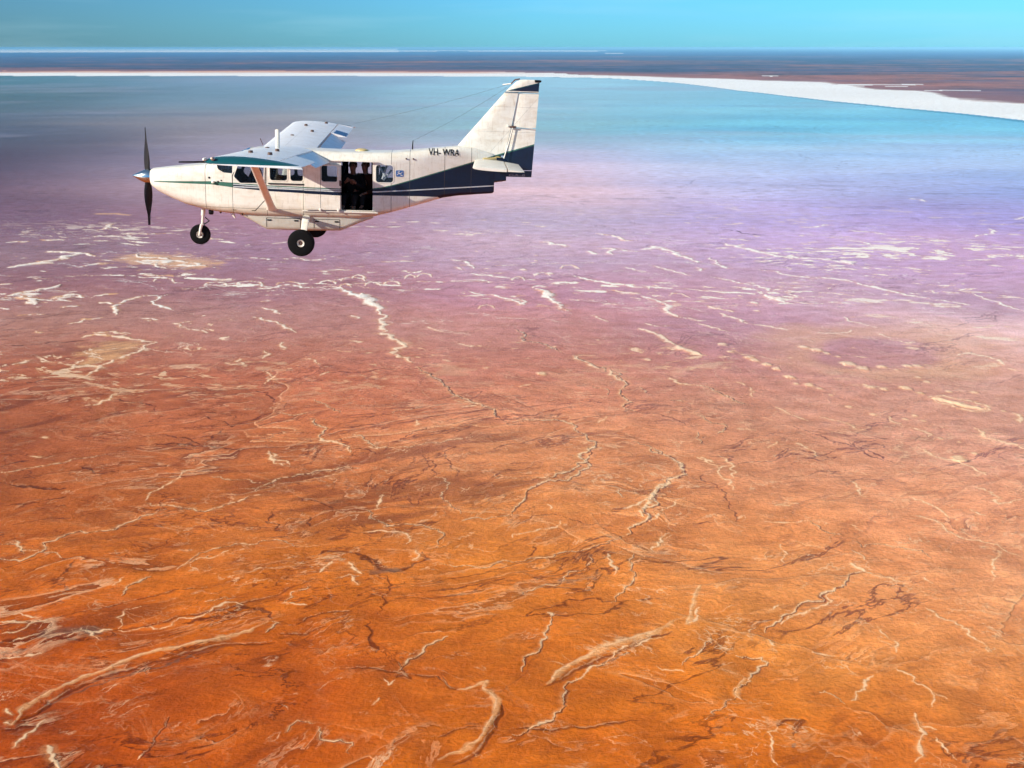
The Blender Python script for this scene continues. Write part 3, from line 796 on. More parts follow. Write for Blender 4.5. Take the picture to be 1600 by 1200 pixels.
cloud_reflect = sstep(.0, .55, fbm(LR * 9, AS * 5.0, 1.0, 7, 833, .6))[..., None] * sstep(2600, 4200, R2)[..., None]
BASE = BASE * (1 - cloud_reflect * .30) + np.array([.42, .38, .48]) * cloud_reflect * .30  # soft cloud reflections painted into the water colour
BASE[:nr] *= (1 + fbm(x, y, 22, 5, 815, .6, s_)[..., None] * .26 * near[..., None])
veil = fbm(ux * .4, uy, 240, 6, 819, .6, s_)[..., None]
BASE[:nr] = BASE[:nr] * (1 + veil * np.array([.14, .24, .30]) * near[..., None])   # drier, paler and wetter, redder patches
BASE[N] *= (1 + tone_n[..., None] * np.array([.8, .95, 1.05]))
cloudy = fbm(x * .35, y, 300, 6, 823, .6, s_ * .6)[..., None]
BASE[:nr] = BASE[:nr] * (1 + cloudy * np.array([.28, .22, .12]) * (1 - near[..., None]))  # pinkish cloud reflections blended into the brine colour

# shore, beach, plain beyond and the far salt flat
SH = np.array([[-60, 14108], [-23.5, 14108], [-18.06, 13547], [-12.26, 13151], [-6.2, 12869], [0.0, 12652], [4.66, 12028], [7.75, 10548], [10.81, 8718], [13.21, 7744], [15.29, 7062], [18.19, 6398], [21.0, 5933], [23.72, 5457], [60, 4300]]); BK = np.array([[-60, 16535], [-23.48, 16535], [-18.04, 15951], [-12.25, 15728], [-6.2, 15256], [0.0, 14775], [4.66, 13282], [9.26, 12147], [12.28, 11210], [14.94, 10622], [17.26, 9105], [18.97, 8726], [20.93, 7568], [23.63, 7261], [60, 5800]])
azd = np.degrees(AS)
nsh = fbm(X, Y, 2500, 6, 903, .5, S * .1)
shore = np.interp(azd, SH[:, 0], SH[:, 1]) * (1 + .012 * nsh)
back = np.interp(azd, BK[:, 0], BK[:, 1]) * (1 + .05 * nsh + .07 * fbm(X * .4, Y, 1000, 6, 921, .6, S * .1))
spit = fbm(X * .3, Y, 1300, 6, 906, .55, S * .1)
beach = (R2 > shore) & ((R2 < back) | ((spit > .10 + .25 * (R2 / back - 1.0)) & (R2 < back * 1.22) & (azd > 12)))
wetrim = (R2 <= shore) & (R2 > shore - 90 - np.clip((azd - 5), 0, 20) * 4) & (azd > 2)
land = (R2 >= shore) & ~beach
pn = fbm(X * .18, Y, 3500, 6, 911, .6, S * .1); pn2 = fbm(X * .5, Y, 900, 5, 913, .65, S * .1); pn3 = fbm(X, Y, 260, 4, 917, .7, S * .1)
red = np.array([.26, .10, .075]); scrub = np.array([.055, .065, .13]); haze_blue = np.array([.02, .11, .32])
f1 = sstep(-.25, .3, pn + pn2 * .6 - (R2 - 14000) / 60000)[..., None]
LAND = (scrub * (1 - f1) + red * f1) * (1 + .7 * pn3 + .5 * pn2)[..., None]
fb = sstep(15000, 60000, R2)[..., None]; LAND = LAND * (1 - fb * .7) + haze_blue * fb * .7  # distance haze painted into the plain as blue
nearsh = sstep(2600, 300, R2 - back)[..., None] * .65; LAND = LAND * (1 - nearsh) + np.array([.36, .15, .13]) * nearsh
farsalt = (R2 > 80000 + 2500 * pn) & (azd < -5.5) | (R2 > 88000 + 6000 * pn2) & (R2 < 128000) & (azd < 4 + 3 * pn) & (azd > -7) & (pn2 > -.12) | (R2 > 60000) & (R2 < 66000) & (azd < 6) & (azd > -8) & (pn2 > .3)
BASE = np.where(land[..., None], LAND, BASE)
BASE = np.where((land & farsalt)[..., None], np.array([.9, .86, .8]), BASE)
BASE = np.where(beach[..., None], np.array([.93, .92, .88]) * (1 - .10 * np.abs(pn2) - .22 * np.abs(pn))[..., None], BASE)
fb_ = ((1 - sstep(.985, 1.035, R2 / back)) * land * sstep(3, 5, azd))[..., None]
BASE = BASE * (1 - fb_) + np.array([.86, .80, .74]) * fb_
pk = sstep(.35, .95, (R2 - shore) / (back - shore + 1)) * sstep(3, -3, azd) * beach
BASE = BASE * (1 - pk[..., None]) + np.array([.72, .36, .24]) * pk[..., None]
BASE = np.where(wetrim[..., None], BASE * np.array([.45, .62, .7]), BASE)
pl = shadeF[..., None] * .3; BASE = BASE * (1 - pl) + BASE * np.array([.72, .74, .98]) * pl  # mauve tint of the painted cloud shadow
for f_ in (salt, peach, dark, grey): f_[land | beach] = 0
wet = sstep(900, 3500, R2) * ~(land | beach)
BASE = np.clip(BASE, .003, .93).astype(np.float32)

ZN = sstep(1500, 750, R2).astype(np.float32); ZM = (sstep(900, 1250, R2) * sstep(2300, 1800, R2)).astype(np.float32)
ZL = sstep(.16, -.28, AS).astype(np.float32)
def ground_material():
    g = NG('lake_bed_mud_and_brine', rough=.6, spec=.25)
    at = g.n('Attribute', attribute_name='tint').outputs['Color']
    mk = g.n('Attribute', attribute_name='crust'); cr = g.sep(mk.outputs['Color'])
    wt = g.n('Attribute', attribute_name='wet').outputs['Fac']
    pos = g.n('NewGeometry').outputs['Position']
    zn, zm, zl = g.sep(g.n('Attribute', attribute_name='zone').outputs['Color'])[0:3]
    near_n = g.noise(g.mapping(pos, (.35, .35, .35)), 1.0, 6, .65)
    sm = g.noise(g.mapping(pos, (.035, .05, .05)), 1.0, 7, .6)
    def nvec(v, scale, detail, amt):
        o = g.n('TexNoise'); o.inputs['Scale'].default_value = scale; o.inputs['Detail'].default_value = detail; g.l(v, o.inputs['Vector'])
        m = g.n('VectorMath', operation='SUBTRACT'); g.l(o.outputs['Color'], m.inputs[0]); m.inputs[1].default_value = (.5, .5, .5)
        k = g.n('VectorMath', operation='SCALE'); g.l(m.outputs[0], k.inputs[0]); k.inputs['Scale'].default_value = amt
        q = g.n('VectorMath', operation='ADD'); g.l(v, q.inputs[0]); g.l(k.outputs[0], q.inputs[1]); return q.outputs[0]
    wp = nvec(nvec(pos, .0045, 3, 150.0), .03, 3, 14.0)
    def turned(v, deg, st, L, off):
        o = g.n('VectorRotate', rotation_type='Z_AXIS'); g.l(v, o.inputs['Vector']); o.inputs['Angle'].default_value = R(-deg)
        m = g.n('Mapping'); g.l(o.outputs[0], m.inputs[0]); m.inputs['Scale'].default_value = (st / L, 1 / L, 0); m.inputs['Location'].default_value = (off, off * .7, off * .31)
        return m.outputs[0]
    def patchy(L, off, a, b): return g.rng(g.noise(turned(pos, 20, .7, L, off), 1.0, 4, .55), a, b, 0, 1, True)
    M = lambda a_, b_: g.math('MULTIPLY', a_, b_)
    inv = lambda a_: g.math('SUBTRACT', 1.0, a_)
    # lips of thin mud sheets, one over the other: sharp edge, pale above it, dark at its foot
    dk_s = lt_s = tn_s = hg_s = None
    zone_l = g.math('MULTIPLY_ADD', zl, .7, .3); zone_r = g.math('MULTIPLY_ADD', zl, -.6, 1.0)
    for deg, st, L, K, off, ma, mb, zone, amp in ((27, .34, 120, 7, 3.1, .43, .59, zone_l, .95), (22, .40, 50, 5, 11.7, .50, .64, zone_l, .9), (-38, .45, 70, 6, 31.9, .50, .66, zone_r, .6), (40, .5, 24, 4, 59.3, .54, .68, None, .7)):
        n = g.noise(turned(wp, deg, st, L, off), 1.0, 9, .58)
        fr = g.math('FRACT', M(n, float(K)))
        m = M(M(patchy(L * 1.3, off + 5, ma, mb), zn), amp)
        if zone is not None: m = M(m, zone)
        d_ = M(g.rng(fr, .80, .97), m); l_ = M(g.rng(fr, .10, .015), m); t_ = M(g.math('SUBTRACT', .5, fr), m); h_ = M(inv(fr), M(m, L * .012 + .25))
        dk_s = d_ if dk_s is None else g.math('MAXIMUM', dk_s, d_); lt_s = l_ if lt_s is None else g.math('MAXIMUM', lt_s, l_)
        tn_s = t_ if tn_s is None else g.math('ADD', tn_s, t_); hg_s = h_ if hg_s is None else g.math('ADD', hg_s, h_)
    # branching cracks: dark on the left flats, salt-filled to the right
    def crack(deg, st, L, off, w_, ma, mb):
        n = g.noise(turned(wp, deg, st, L, off), 1.0, 10, .6)
        e = g.math('ABSOLUTE', g.math('SUBTRACT', n, .5))
        return M(g.rng(e, w_, w_ * .25), patchy(L * .9, off + 9, ma, mb))
    zfar = g.math('MAXIMUM', zn, M(zm, .6))
    ck1 = M(crack(24, .42, 75, 71.0, .0085, .46, .56), M(zone_l, zfar)); ck2 = M(crack(-10, .8, 40, 77.0, .012, .52, .63), M(zone_l, zn)); ck3 = M(crack(30, .3, 150, 79.0, .0060, .43, .54), zfar)
    cs1 = M(crack(-32, .55, 50, 83.0, .007, .50, .62), M(zone_r, zfar)); cs2 = M(crack(40, .7, 22, 89.0, .012, .54, .64), zn)
    cs3 = M(crack(-30, .3, 130, 97.0, .004, .50, .60), zm)
    flk = M(g.rng(g.noise(turned(wp, 24, .3, 16, 101.0), 1.0, 8, .68), .56, .64), M(patchy(70, 103.0, .50, .62), M(zn, zone_l)))
    # salt islands standing in the brine
    ms = g.noise(turned(pos, -12, .5, 230, 107.0), 1.0, 4, .6); isn = g.noise(turned(wp, -14, .5, 17, 109.0), 1.0, 10, .66)
    kk = g.math('ADD', M(isn, .9), M(ms, .75))
    isl_p = M(g.rng(kk, .945, .965), zm); isl_s = M(g.rng(kk, .96, .98), zm)
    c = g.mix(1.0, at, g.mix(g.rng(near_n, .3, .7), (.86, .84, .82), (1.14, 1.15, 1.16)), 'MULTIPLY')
    c = g.mix(1.0, c, g.mix(g.rng(sm, .32, .68), (.86, .80, .76), (1.12, 1.17, 1.22)), 'MULTIPLY')
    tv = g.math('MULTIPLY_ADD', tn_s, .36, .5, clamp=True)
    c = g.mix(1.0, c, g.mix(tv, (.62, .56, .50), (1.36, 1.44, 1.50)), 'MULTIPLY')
    pch = g.math('MAXIMUM', cr[1], isl_p)
    c = g.mix(M(pch, .9), c, g.mix(.30, (.86, .50, .22), at))
    dk = g.math('MAXIMUM', M(cr[2], g.rng(near_n, .2, .6, .75, 1.0)), M(dk_s, .75))
    dk = g.math('MAXIMUM', dk, M(g.math('MAXIMUM', g.math('MAXIMUM', g.math('MAXIMUM', ck1, ck2), ck3), M(flk, .8)), .88))
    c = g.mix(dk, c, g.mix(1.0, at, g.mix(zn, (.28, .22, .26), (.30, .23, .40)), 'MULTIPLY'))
    gy = g.n('Attribute', attribute_name='pool').outputs['Fac']
    c = g.mix(M(gy, .8), c, (.15, .075, .05))
    sf = g.math('MULTIPLY', cr[0], g.rng(near_n, .15, .55, .7, 1.0), clamp=True)
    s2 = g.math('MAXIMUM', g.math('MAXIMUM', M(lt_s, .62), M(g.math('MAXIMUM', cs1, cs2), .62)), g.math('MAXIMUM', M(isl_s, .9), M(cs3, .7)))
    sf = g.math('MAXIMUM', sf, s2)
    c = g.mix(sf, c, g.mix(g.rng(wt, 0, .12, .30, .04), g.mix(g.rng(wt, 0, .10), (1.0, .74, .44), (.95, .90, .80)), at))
    g.l(c, g.b.inputs['Base Color'])
    g.l(g.rng(wt, 0, 1, .72, .45), g.b.inputs['Roughness'])
    g.l(g.rng(wt, 0, 1, .12, .30), g.b.inputs['Specular IOR Level'])
    hh_ = g.math('ADD', g.math('ADD', near_n, g.math('MULTIPLY', sm, 3.0)), M(hg_s, 1.6))
    g.bump(hh_, .62, 1.0)
    return g.m
GM = ground_material()
ii, jj = np.meshgrid(np.arange(nR - 1), np.arange(nA), indexing='ij')
j2 = (jj + 1) % nA
QUAD = np.stack([ii * nA + jj, (ii + 1) * nA + jj, (ii + 1) * nA + j2, ii * nA + j2], -1).reshape(-1, 4)
cls = np.zeros((nR, nA), np.int8)
cls[(R2 > 2700) & ~land & ~beach] = 1
cls[beach] = 2; cls[land] = 3
fc = cls[:-1].reshape(-1)
XYZ = np.stack([X, Y, Z], -1).reshape(-1, 3).astype(np.float32)
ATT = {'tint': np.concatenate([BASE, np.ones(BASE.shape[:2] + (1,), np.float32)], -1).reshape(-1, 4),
       'zone': np.stack([ZN, ZM, ZL, np.ones_like(ZN)], -1).reshape(-1, 4),
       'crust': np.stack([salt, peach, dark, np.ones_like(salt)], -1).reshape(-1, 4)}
FAT = {'wet': wet.reshape(-1), 'pool': grey.reshape(-1)}
def sheet(name, sel, centre=False):
    q = QUAD[sel]; used, inv = np.unique(q, return_inverse=True); q = inv.reshape(-1, 4)
    co = XYZ[used]; nq = len(q)
    me = bpy.data.meshes.new(name)
    me.vertices.add(len(co)); me.vertices.foreach_set('co', co.reshape(-1))
    loops = q[:, ::-1].reshape(-1).astype(np.int32)
    tot = np.full(nq, 4, np.int32)
    if centre:                                     # close the disc under the camera
        first = np.searchsorted(used, np.arange(nA)).astype(np.int32)[::-1]
        loops = np.concatenate([loops, first[::-1]]); tot = np.concatenate([tot, [nA]]).astype(np.int32)
    me.loops.add(len(loops)); me.loops.foreach_set('vertex_index', loops)
    st = np.concatenate([[0], np.cumsum(tot)[:-1]]).astype(np.int32)
    me.polygons.add(len(tot)); me.polygons.foreach_set('loop_start', st); me.polygons.foreach_set('loop_total', tot)
    me.polygons.foreach_set('use_smooth', np.ones(len(tot), bool))
    me.update(calc_edges=True)
    for k, v in ATT.items():
        a = me.attributes.new(k, 'FLOAT_COLOR', 'POINT'); a.data.foreach_set('color', v[used].astype(np.float32).reshape(-1))
    for k, v in FAT.items():
        a = me.attributes.new(k, 'FLOAT', 'POINT'); a.data.foreach_set('value', v[used].astype(np.float32))
    me.materials.append(GM)
    o = bpy.data.objects.new(name, me); C.objects.link(o); o['kind'] = 'structure'
    return o
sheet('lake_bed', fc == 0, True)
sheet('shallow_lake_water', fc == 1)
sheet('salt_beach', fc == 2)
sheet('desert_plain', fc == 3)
del QUAD, XYZ, ATT, FAT

# ---------------------------------------------------------------- haze
bm = bmesh.new(); bmesh.ops.create_cube(bm, size=1.0)
me = bpy.data.meshes.new('haze'); bm.to_mesh(me); bm.free()
hz = bpy.data.objects.new('haze', me); C.objects.link(hz); hz['kind'] = 'stuff'
hz.scale = (620000, 620000, 318); hz.location = (0, 0, 318 / 2 - 4)
hm = bpy.data.materials.new('haze_air'); hm.use_nodes = True; hn = hm.node_tree; hn.nodes.clear()
hv = hn.nodes.new('ShaderNodeVolumePrincipled'); ho = hn.nodes.new('ShaderNodeOutputMaterial')
hv.inputs['Color'].default_value = (.30, .70, 1.0, 1); hv.inputs['Density'].default_value = 1.15e-5
hv.inputs['Anisotropy'].default_value = -0.3
hn.links.new(hv.outputs[0], ho.inputs['Volume']); me.materials.append(hm)
hm.cycles.homogeneous_volume = True

# ---------------------------------------------------------------- mesh helpers
class MB:
    def __init__(s): s.v = []; s.f = []; s.mi = []
    def add(s, vs, fs, mi=0):
        o = len(s.v); s.v += [tuple(map(float, p)) for p in vs]; s.f += [tuple(o + i for i in f) for f in fs]; s.mi += [mi] * len(fs); return s
    def loft(s, rings, cap=True, mi=0, closed=True):
        n = len(rings[0]); vs = [p for r in rings for p in r]; fs = []
        for k in range(len(rings) - 1):
            for i in range(n if closed else n - 1):
                j = (i + 1) % n; fs.append((k * n + i, k * n + j, (k + 1) * n + j, (k + 1) * n + i))
        if cap: fs.append(tuple(range(n))[::-1]); fs.append(tuple((len(rings) - 1) * n + i for i in range(n)))
        return s.add(vs, fs, mi)
    def tube(s, pts, rad, n=10, mi=0, flat=1.0):
        pts = [Vector(p) for p in pts]; rad = rad if isinstance(rad, (list, tuple)) else [rad] * len(pts); rings = []
        for k, p in enumerate(pts):
            d = (pts[min(k + 1, len(pts) - 1)] - pts[max(k - 1, 0)]).normalized()
            a = d.cross(Vector((0, 1, 0)) if abs(d.y) < .9 else Vector((1, 0, 0))).normalized(); b = d.cross(a)
            rings.append([p + a * math.cos(t) * rad[k] + b * math.sin(t) * rad[k] * flat for t in [2 * math.pi * i / n for i in range(n)]])
        return s.loft(rings, mi=mi)
    def box(s, lo, hi, mi=0, bev=0.0):
        (a, b, c), (d, e, f) = lo, hi; g = bev
        if g <= 0:
            v = [(a, b, c), (d, b, c), (d, e, c), (a, e, c), (a, b, f), (d, b, f), (d, e, f), (a, e, f)]
            return s.add(v, [(3, 2, 1, 0), (4, 5, 6, 7), (0, 1, 5, 4), (1, 2, 6, 5), (2, 3, 7, 6), (3, 0, 4, 7)], mi)
        def rr(z, k):
            return [(a + k + g, b + k, z), (d - k - g, b + k, z), (d - k, b + k + g, z), (d - k, e - k - g, z), (d - k - g, e - k, z), (a + k + g, e - k, z), (a + k, e - k - g, z), (a + k, b + k + g, z)]
        return s.loft([rr(c, g * .7), rr(c + g, 0), rr(f - g, 0), rr(f, g * .7)], mi=mi)
    def lathe(s, origin, axis, prof, n=32, mi=0, cap=False):
        """prof: (distance along axis, radius)"""
        axis = Vector(axis).normalized(); u = axis.orthogonal().normalized(); v = axis.cross(u); o = Vector(origin)
        return s.loft([[o + axis * h + (u * math.cos(t) + v * math.sin(t)) * max(r, 1e-4) for t in [2 * math.pi * i / n for i in range(n)]] for h, r in prof], cap=cap, mi=mi)
    def prism(s, poly, y0, y1, mi=0):
        """poly of (x, z), pushed out along y"""
        n = len(poly); v = [(x, y0, z) for x, z in poly] + [(x, y1, z) for x, z in poly]
        f = [tuple(range(n)), tuple(range(2 * n - 1, n - 1, -1))] + [(i, i + n, (i + 1) % n + n, (i + 1) % n) for i in range(n)]
        return s.add(v, f, mi)
    def build(s, name, mats, parent=None, angle=38, label=None, fix=True):
        me = bpy.data.meshes.new(name); me.from_pydata(s.v, [], s.f); me.update()
        for m in (mats if isinstance(mats, (list, tuple)) else [mats]): me.materials.append(m)
        me.polygons.foreach_set('material_index', s.mi)
        bm = bmesh.new(); bm.from_mesh(me)
        if fix: bmesh.ops.recalc_face_normals(bm, faces=bm.faces)
        bm.to_mesh(me); bm.free()
        smooth(me, angle)
        o = bpy.data.objects.new(name, me); C.objects.link(o); o.parent = parent
        if label: o['label'] = label
        return o
def smooth(me, angle):
    me.polygons.foreach_set('use_smooth', [True] * len(me.polygons)); me.set_sharp_from_angle(angle=R(angle)); me.update()
def bake(o, angle=38):
    """apply the modifiers of o"""
    dg = bpy.context.evaluated_depsgraph_get(); dg.update()
    me = bpy.data.meshes.new_from_object(o.evaluated_get(dg)); o.modifiers.clear(); o.data = me; me.name = o.name
    smooth(me, angle)
def carve(o, cutter_mb, angle=38):
    c = cutter_mb.build('cutter', [], PLANE)
    md = o.modifiers.new('b', 'BOOLEAN'); md.operation = 'DIFFERENCE'; md.object = c; md.solver = 'EXACT'
    bake(o, angle); bpy.data.objects.remove(c)
def rpoly(x0, x1, z0, z1, r, n=5):
    P = []
    for cx, cz, a in ((x1 - r, z1 - r, 0), (x0 + r, z1 - r, 90), (x0 + r, z0 + r, 180), (x1 - r, z0 + r, 270)):
        P += [(cx + r * math.cos(R(a + 90 * k / n)), cz + r * math.sin(R(a + 90 * k / n))) for k in range(n + 1)]
    return P
def rounded(poly, r, n=4):
    out = []; m = len(poly)
    for i in range(m):
        a, p, b = (Vector(poly[i - 1]), Vector(poly[i]), Vector(poly[(i + 1) % m]))
        d1 = (a - p).normalized() * r; d2 = (b - p).normalized() * r
        for k in range(n + 1):
            t = k / n; q = (p + d1) * (1 - t) ** 2 + p * 2 * t * (1 - t) + (p + d2) * t * t; out.append(tuple(q))
    return out

# ---------------------------------------------------------------- materials of the aeroplane
WHITE = (.80, .765, .67); NAVY = (.004, .012, .035); TEAL = (.005, .085, .10); GREEN = (.05, .15, .11)
def curve_node(g, xs, pts, lo=-1.0, hi=3.0, span=9.2):
    """z of a livery line as a function of x, piecewise straight"""
    c = g.n('FloatCurve'); cm = c.mapping; cv = cm.curves[0]
    P = [(x / span, (z - lo) / (hi - lo)) for x, z in pts]
    cv.points[0].location = P[0]; cv.points[1].location = P[-1]
    for p in P[1:-1]: cv.points.new(*p)
    for p in cv.points: p.handle_type = 'VECTOR'
    cm.update()
    g.l(g.math('DIVIDE', xs, span), c.inputs['Value'])
    return g.math('MULTIPLY_ADD', c.outputs[0], hi - lo, lo)
TOPL = [(0, -.10), (.55, -.098), (1.83, -.045), (2.4, -.06), (3.06, -.09), (4.6, -.105), (5.2, -.10), (5.5, -.06), (5.8, .01), (6.09, .095), (9.2, 1.04)]
BOTL = [(0, -.12), (.6, -.115), (1.83, -.115), (2.4, -.17), (3.06, -.215), (4.6, -.258), (5.37, -.240), (6.3, -.245), (6.75, -.262), (6.9, -.8), (9.2, -.9)]
PIN = [(0, -1), (2.2, -1), (2.3, -.14), (4.6, -.173), (5.37, -.164), (7.97, -.005), (9.2, .06)]
def weather(g, c, o, amt=1.0):
    n = g.noise(g.mapping(o, (1.5, 1.5, 3.5)), 2.2, 7, .65)
    c = g.mix(g.math('MULTIPLY', g.rng(n, .45, .70), .5 * amt), c, g.mix(1.0, c, (.72, .62, .50), 'MULTIPLY'))
    n2 = g.noise(g.mapping(o, (9, 3, 1.2)), 3.0, 5, .6)
    c = g.mix(g.math('MULTIPLY', g.rng(n2, .54, .70), .35 * amt), c, g.mix(1.0, c, (.62, .52, .42), 'MULTIPLY'))
    return c
def seam(g, s, at, w=.006):
    return g.math('LESS_THAN', g.math('ABSOLUTE', g.math('SUBTRACT', s, at)), w)
def livery(name, seams=(), zseams=(), ribs=True):
    g = NG(name, rough=.34, spec=.3); o = g.obj(); q = g.sep(o); x, z = q[0], q[2]
    top = curve_node(g, x, TOPL); bot = curve_node(g, x, BOTL); pin = curve_node(g, x, PIN)
    below = g.math('LESS_THAN', z, top); above = g.math('GREATER_THAN', z, bot)
    band = g.math('MULTIPLY', below, above)
    band = g.math('MULTIPLY', band, g.math('GREATER_THAN', x, .55))
    edge = g.math('LESS_THAN', g.math('SUBTRACT', top, z), .022)
    nose = g.math('LESS_THAN', x, 2.3)
    col = g.mix(g.math('MAXIMUM', edge, nose), NAVY, GREEN)
    pl = g.math('LESS_THAN', g.math('ABSOLUTE', g.math('SUBTRACT', z, pin)), .012)
    gap = g.math('MULTIPLY', g.math('MULTIPLY', g.math('GREATER_THAN', g.math('SUBTRACT', top, z), .022), g.math('LESS_THAN', g.math('SUBTRACT', top, z), .042)), g.math('MULTIPLY', g.math('GREATER_THAN', x, 2.3), g.math('LESS_THAN', x, 4.75)))
    col = g.mix(g.math('MAXIMUM', pl, gap), col, (.55, .60, .62))
    c = g.mix(band, WHITE, col)
    c = weather(g, c, o)
    line = None
    for s_ in seams:
        k = seam(g, x, s_); line = k if line is None else g.math('MAXIMUM', line, k)
    for s_ in zseams:
        k = seam(g, z, s_, .004); line = k if line is None else g.math('MAXIMUM', line, k)
    if line is not None: c = g.mix(g.math('MULTIPLY', line, .8), c, (.05, .04, .035))
    # darker and browner towards the belly
    c = g.mix(g.math('MULTIPLY', g.rng(z, -.50, -.66), .65), c, g.mix(1.0, c, (.60, .50, .40), 'MULTIPLY'))
    g.l(c, g.b.inputs['Base Color'])
    g.b.inputs['Coat Weight'].default_value = .08; g.b.inputs['Coat Roughness'].default_value = .15
    g.bump(g.noise(g.mapping(o, (2.2, 2.2, 2.2)), 1.6, 2, .5), .10, .05)
    return g.m
def plain(name, col, rough=.5, metal=0, dirt=.6, spec=.5):
    g = NG(name, rough=rough, metal=metal, spec=spec); o = g.obj(); g.l(weather(g, g.mix(0, col, col), o, dirt), g.b.inputs['Base Color']); return g.m
M_FUS = livery('livery_paint', (1.69, 2.28, 3.02, 3.80, 5.70, 6.10, 6.86, 7.45), (-.60,))
M_DOOR = livery('livery_paint_door', (4.18,), ())
M_POD = plain('belly_pod_paint', (.50, .47, .40), .45, dirt=1.0)
M_INT = plain('cabin_lining', (.012, .012, .014), .9, spec=.1)
M_SEAT = plain('seat_fabric', (.010, .016, .024), .95, spec=.1)
M_RUB = plain('tyre_rubber', (.006, .006, .0065), .85, dirt=.3, spec=.12)
M_RIM = plain('wheel_rim_paint', (.55, .52, .45), .45)
M_HUB = plain('wheel_hub_steel', (.10, .05, .035), .5)
M_STEEL = plain('bare_steel', (.45, .45, .46), .3, 1.0, .2)
M_DARK = plain('black_paint', (.007, .007, .008), .55, dirt=.3, spec=.2)
M_WIRE = plain('antenna_wire', (.06, .06, .07), .5, dirt=0)
M_TRIM = plain('white_trim', WHITE, .35)
M_BLADE = plain('blade_paint', (.018, .016, .018), .5, dirt=.2, spec=.2)
def chrome():
    g = NG('polished_spinner', (.62, .70, .74), .12, 1.0); return g.m
M_SPIN = chrome()
def glass(name, tint, alpha):
    m = bpy.data.materials.new(name); m.use_nodes = True; t = m.node_tree; t.nodes.clear()
    o = t.nodes.new('ShaderNodeOutputMaterial'); mx = t.nodes.new('ShaderNodeMixShader'); tr = t.nodes.new('ShaderNodeBsdfTransparent'); gl = t.nodes.new('ShaderNodeBsdfGlossy'); fr = t.nodes.new('ShaderNodeFresnel')
    tr.inputs[0].default_value = (*tint, 1); gl.inputs['Roughness'].default_value = .03; fr.inputs[0].default_value = 1.45
    t.links.new(fr.outputs[0], mx.inputs[0]); t.links.new(tr.outputs[0], mx.inputs[1]); t.links.new(gl.outputs[0], mx.inputs[2]); t.links.new(mx.outputs[0], o.inputs[0]); return m
M_GLASS = glass('cabin_perspex', (.80, .84, .86), 1)
def wing_paint():
    g = NG('wing_paint', rough=.4, spec=.3); o = g.obj(); q = g.sep(o); x, y, z = q
    ay = g.math('ABSOLUTE', y)
    c = weather(g, g.mix(0, (.84, .84, .84), WHITE), o, .7)
    ln = None
    for v in (1.2, 1.95, 2.7, 3.45, 4.2, 4.95, 5.7):
        k = seam(g, ay, v, .005); ln = k if ln is None else g.math('MAXIMUM', ln, k)
    ln = g.math('MAXIMUM', ln, seam(g, x, 3.35, .005)); ln = g.math('MAXIMUM', ln, seam(g, x, 2.95, .004))
    c = g.mix(g.math('MULTIPLY', ln, .35), c, (.08, .08, .08))
    zc = g.math('MULTIPLY_ADD', ay, .0393, .585)
    zc = g.math('ADD', zc, g.math('MULTIPLY', g.math('MAXIMUM', y, 0), .017))
    tip = g.math('MULTIPLY', g.math('GREATER_THAN', ay, 5.84), g.math('GREATER_THAN', g.math('SUBTRACT', z, zc), -.030))
    c = g.mix(tip, c, TEAL)
    g.l(c, g.b.inputs['Base Color']); g.b.inputs['Coat Weight'].default_value = .1; g.b.inputs['Coat Roughness'].default_value = .15
    return g.m
M_WING = wing_paint()
M_BLUE = plain('aileron_blue', (.015, .07, .20), .35)
def fin_paint():
    g = NG('fin_paint', rough=.28); o = g.obj(); q = g.sep(o); x, z = q[0], q[2]
    top = curve_node(g, x, TOPL); below = g.math('LESS_THAN', z, top)
    ed = g.math('LESS_THAN', g.math('SUBTRACT', top, z), .03)
    c = g.mix(below, WHITE, g.mix(ed, NAVY, GREEN))
    # navy and green flash under the white cap: a wedge that widens aft
    wl = g.math('MULTIPLY_ADD', g.math('SUBTRACT', x, 8.22), .27, 2.075)
    f1 = g.math('MULTIPLY', g.math('LESS_THAN', z, wl), g.math('GREATER_THAN', z, 2.065))
    f2 = g.math('MULTIPLY', g.math('LESS_THAN', z, 2.048), g.math('GREATER_THAN', z, 2.022))
    c = g.mix(g.math('MAXIMUM', f1, f2), c, g.mix(g.rng(g.math('SUBTRACT', wl, z), .0, .03), TEAL, NAVY))
    ln = g.math('MAXIMUM', seam(g, z, 1.72, .004), seam(g, z, 1.18, .004)); ln = g.math('MAXIMUM', ln, seam(g, z, 2.01, .005))
    ln = g.math('MAXIMUM', ln, seam(g, g.math('SUBTRACT', z, g.math('MULTIPLY', x, 1.17)), -8.47, .006))
    c = g.mix(g.math('MULTIPLY', ln, .35), c, (.10, .09, .07))
    g.l(weather(g, c, o, 1.2), g.b.inputs['Base Color'])
    g.bump(g.noise(g.mapping(o, (2.5, 2.5, 1.5)), 1.6, 3, .5), .22, .05); return g.m
M_FIN = fin_paint()

# ---------------------------------------------------------------- the aeroplane: x aft of the spinner, y to starboard, z up
PLANE = bpy.data.objects.new('light_aircraft', None); C.objects.link(PLANE)
PLANE['label'] = 'white high-wing propeller plane with navy tail stripes and open side door, in flight'
PLANE['category'] = 'plane'
PR = Matrix(((0.99759599, -0.05938984, 0.03570829), (0.05868839, 0.99806826, 0.0203819), (-0.03684979, -0.01823724, 0.99915439)))
PLANE.matrix_world = Matrix.Translation((-8.36007, 25.30389, CAM_H - 2.67567)) @ PR.to_4x4()
PLANE.empty_display_size = .5
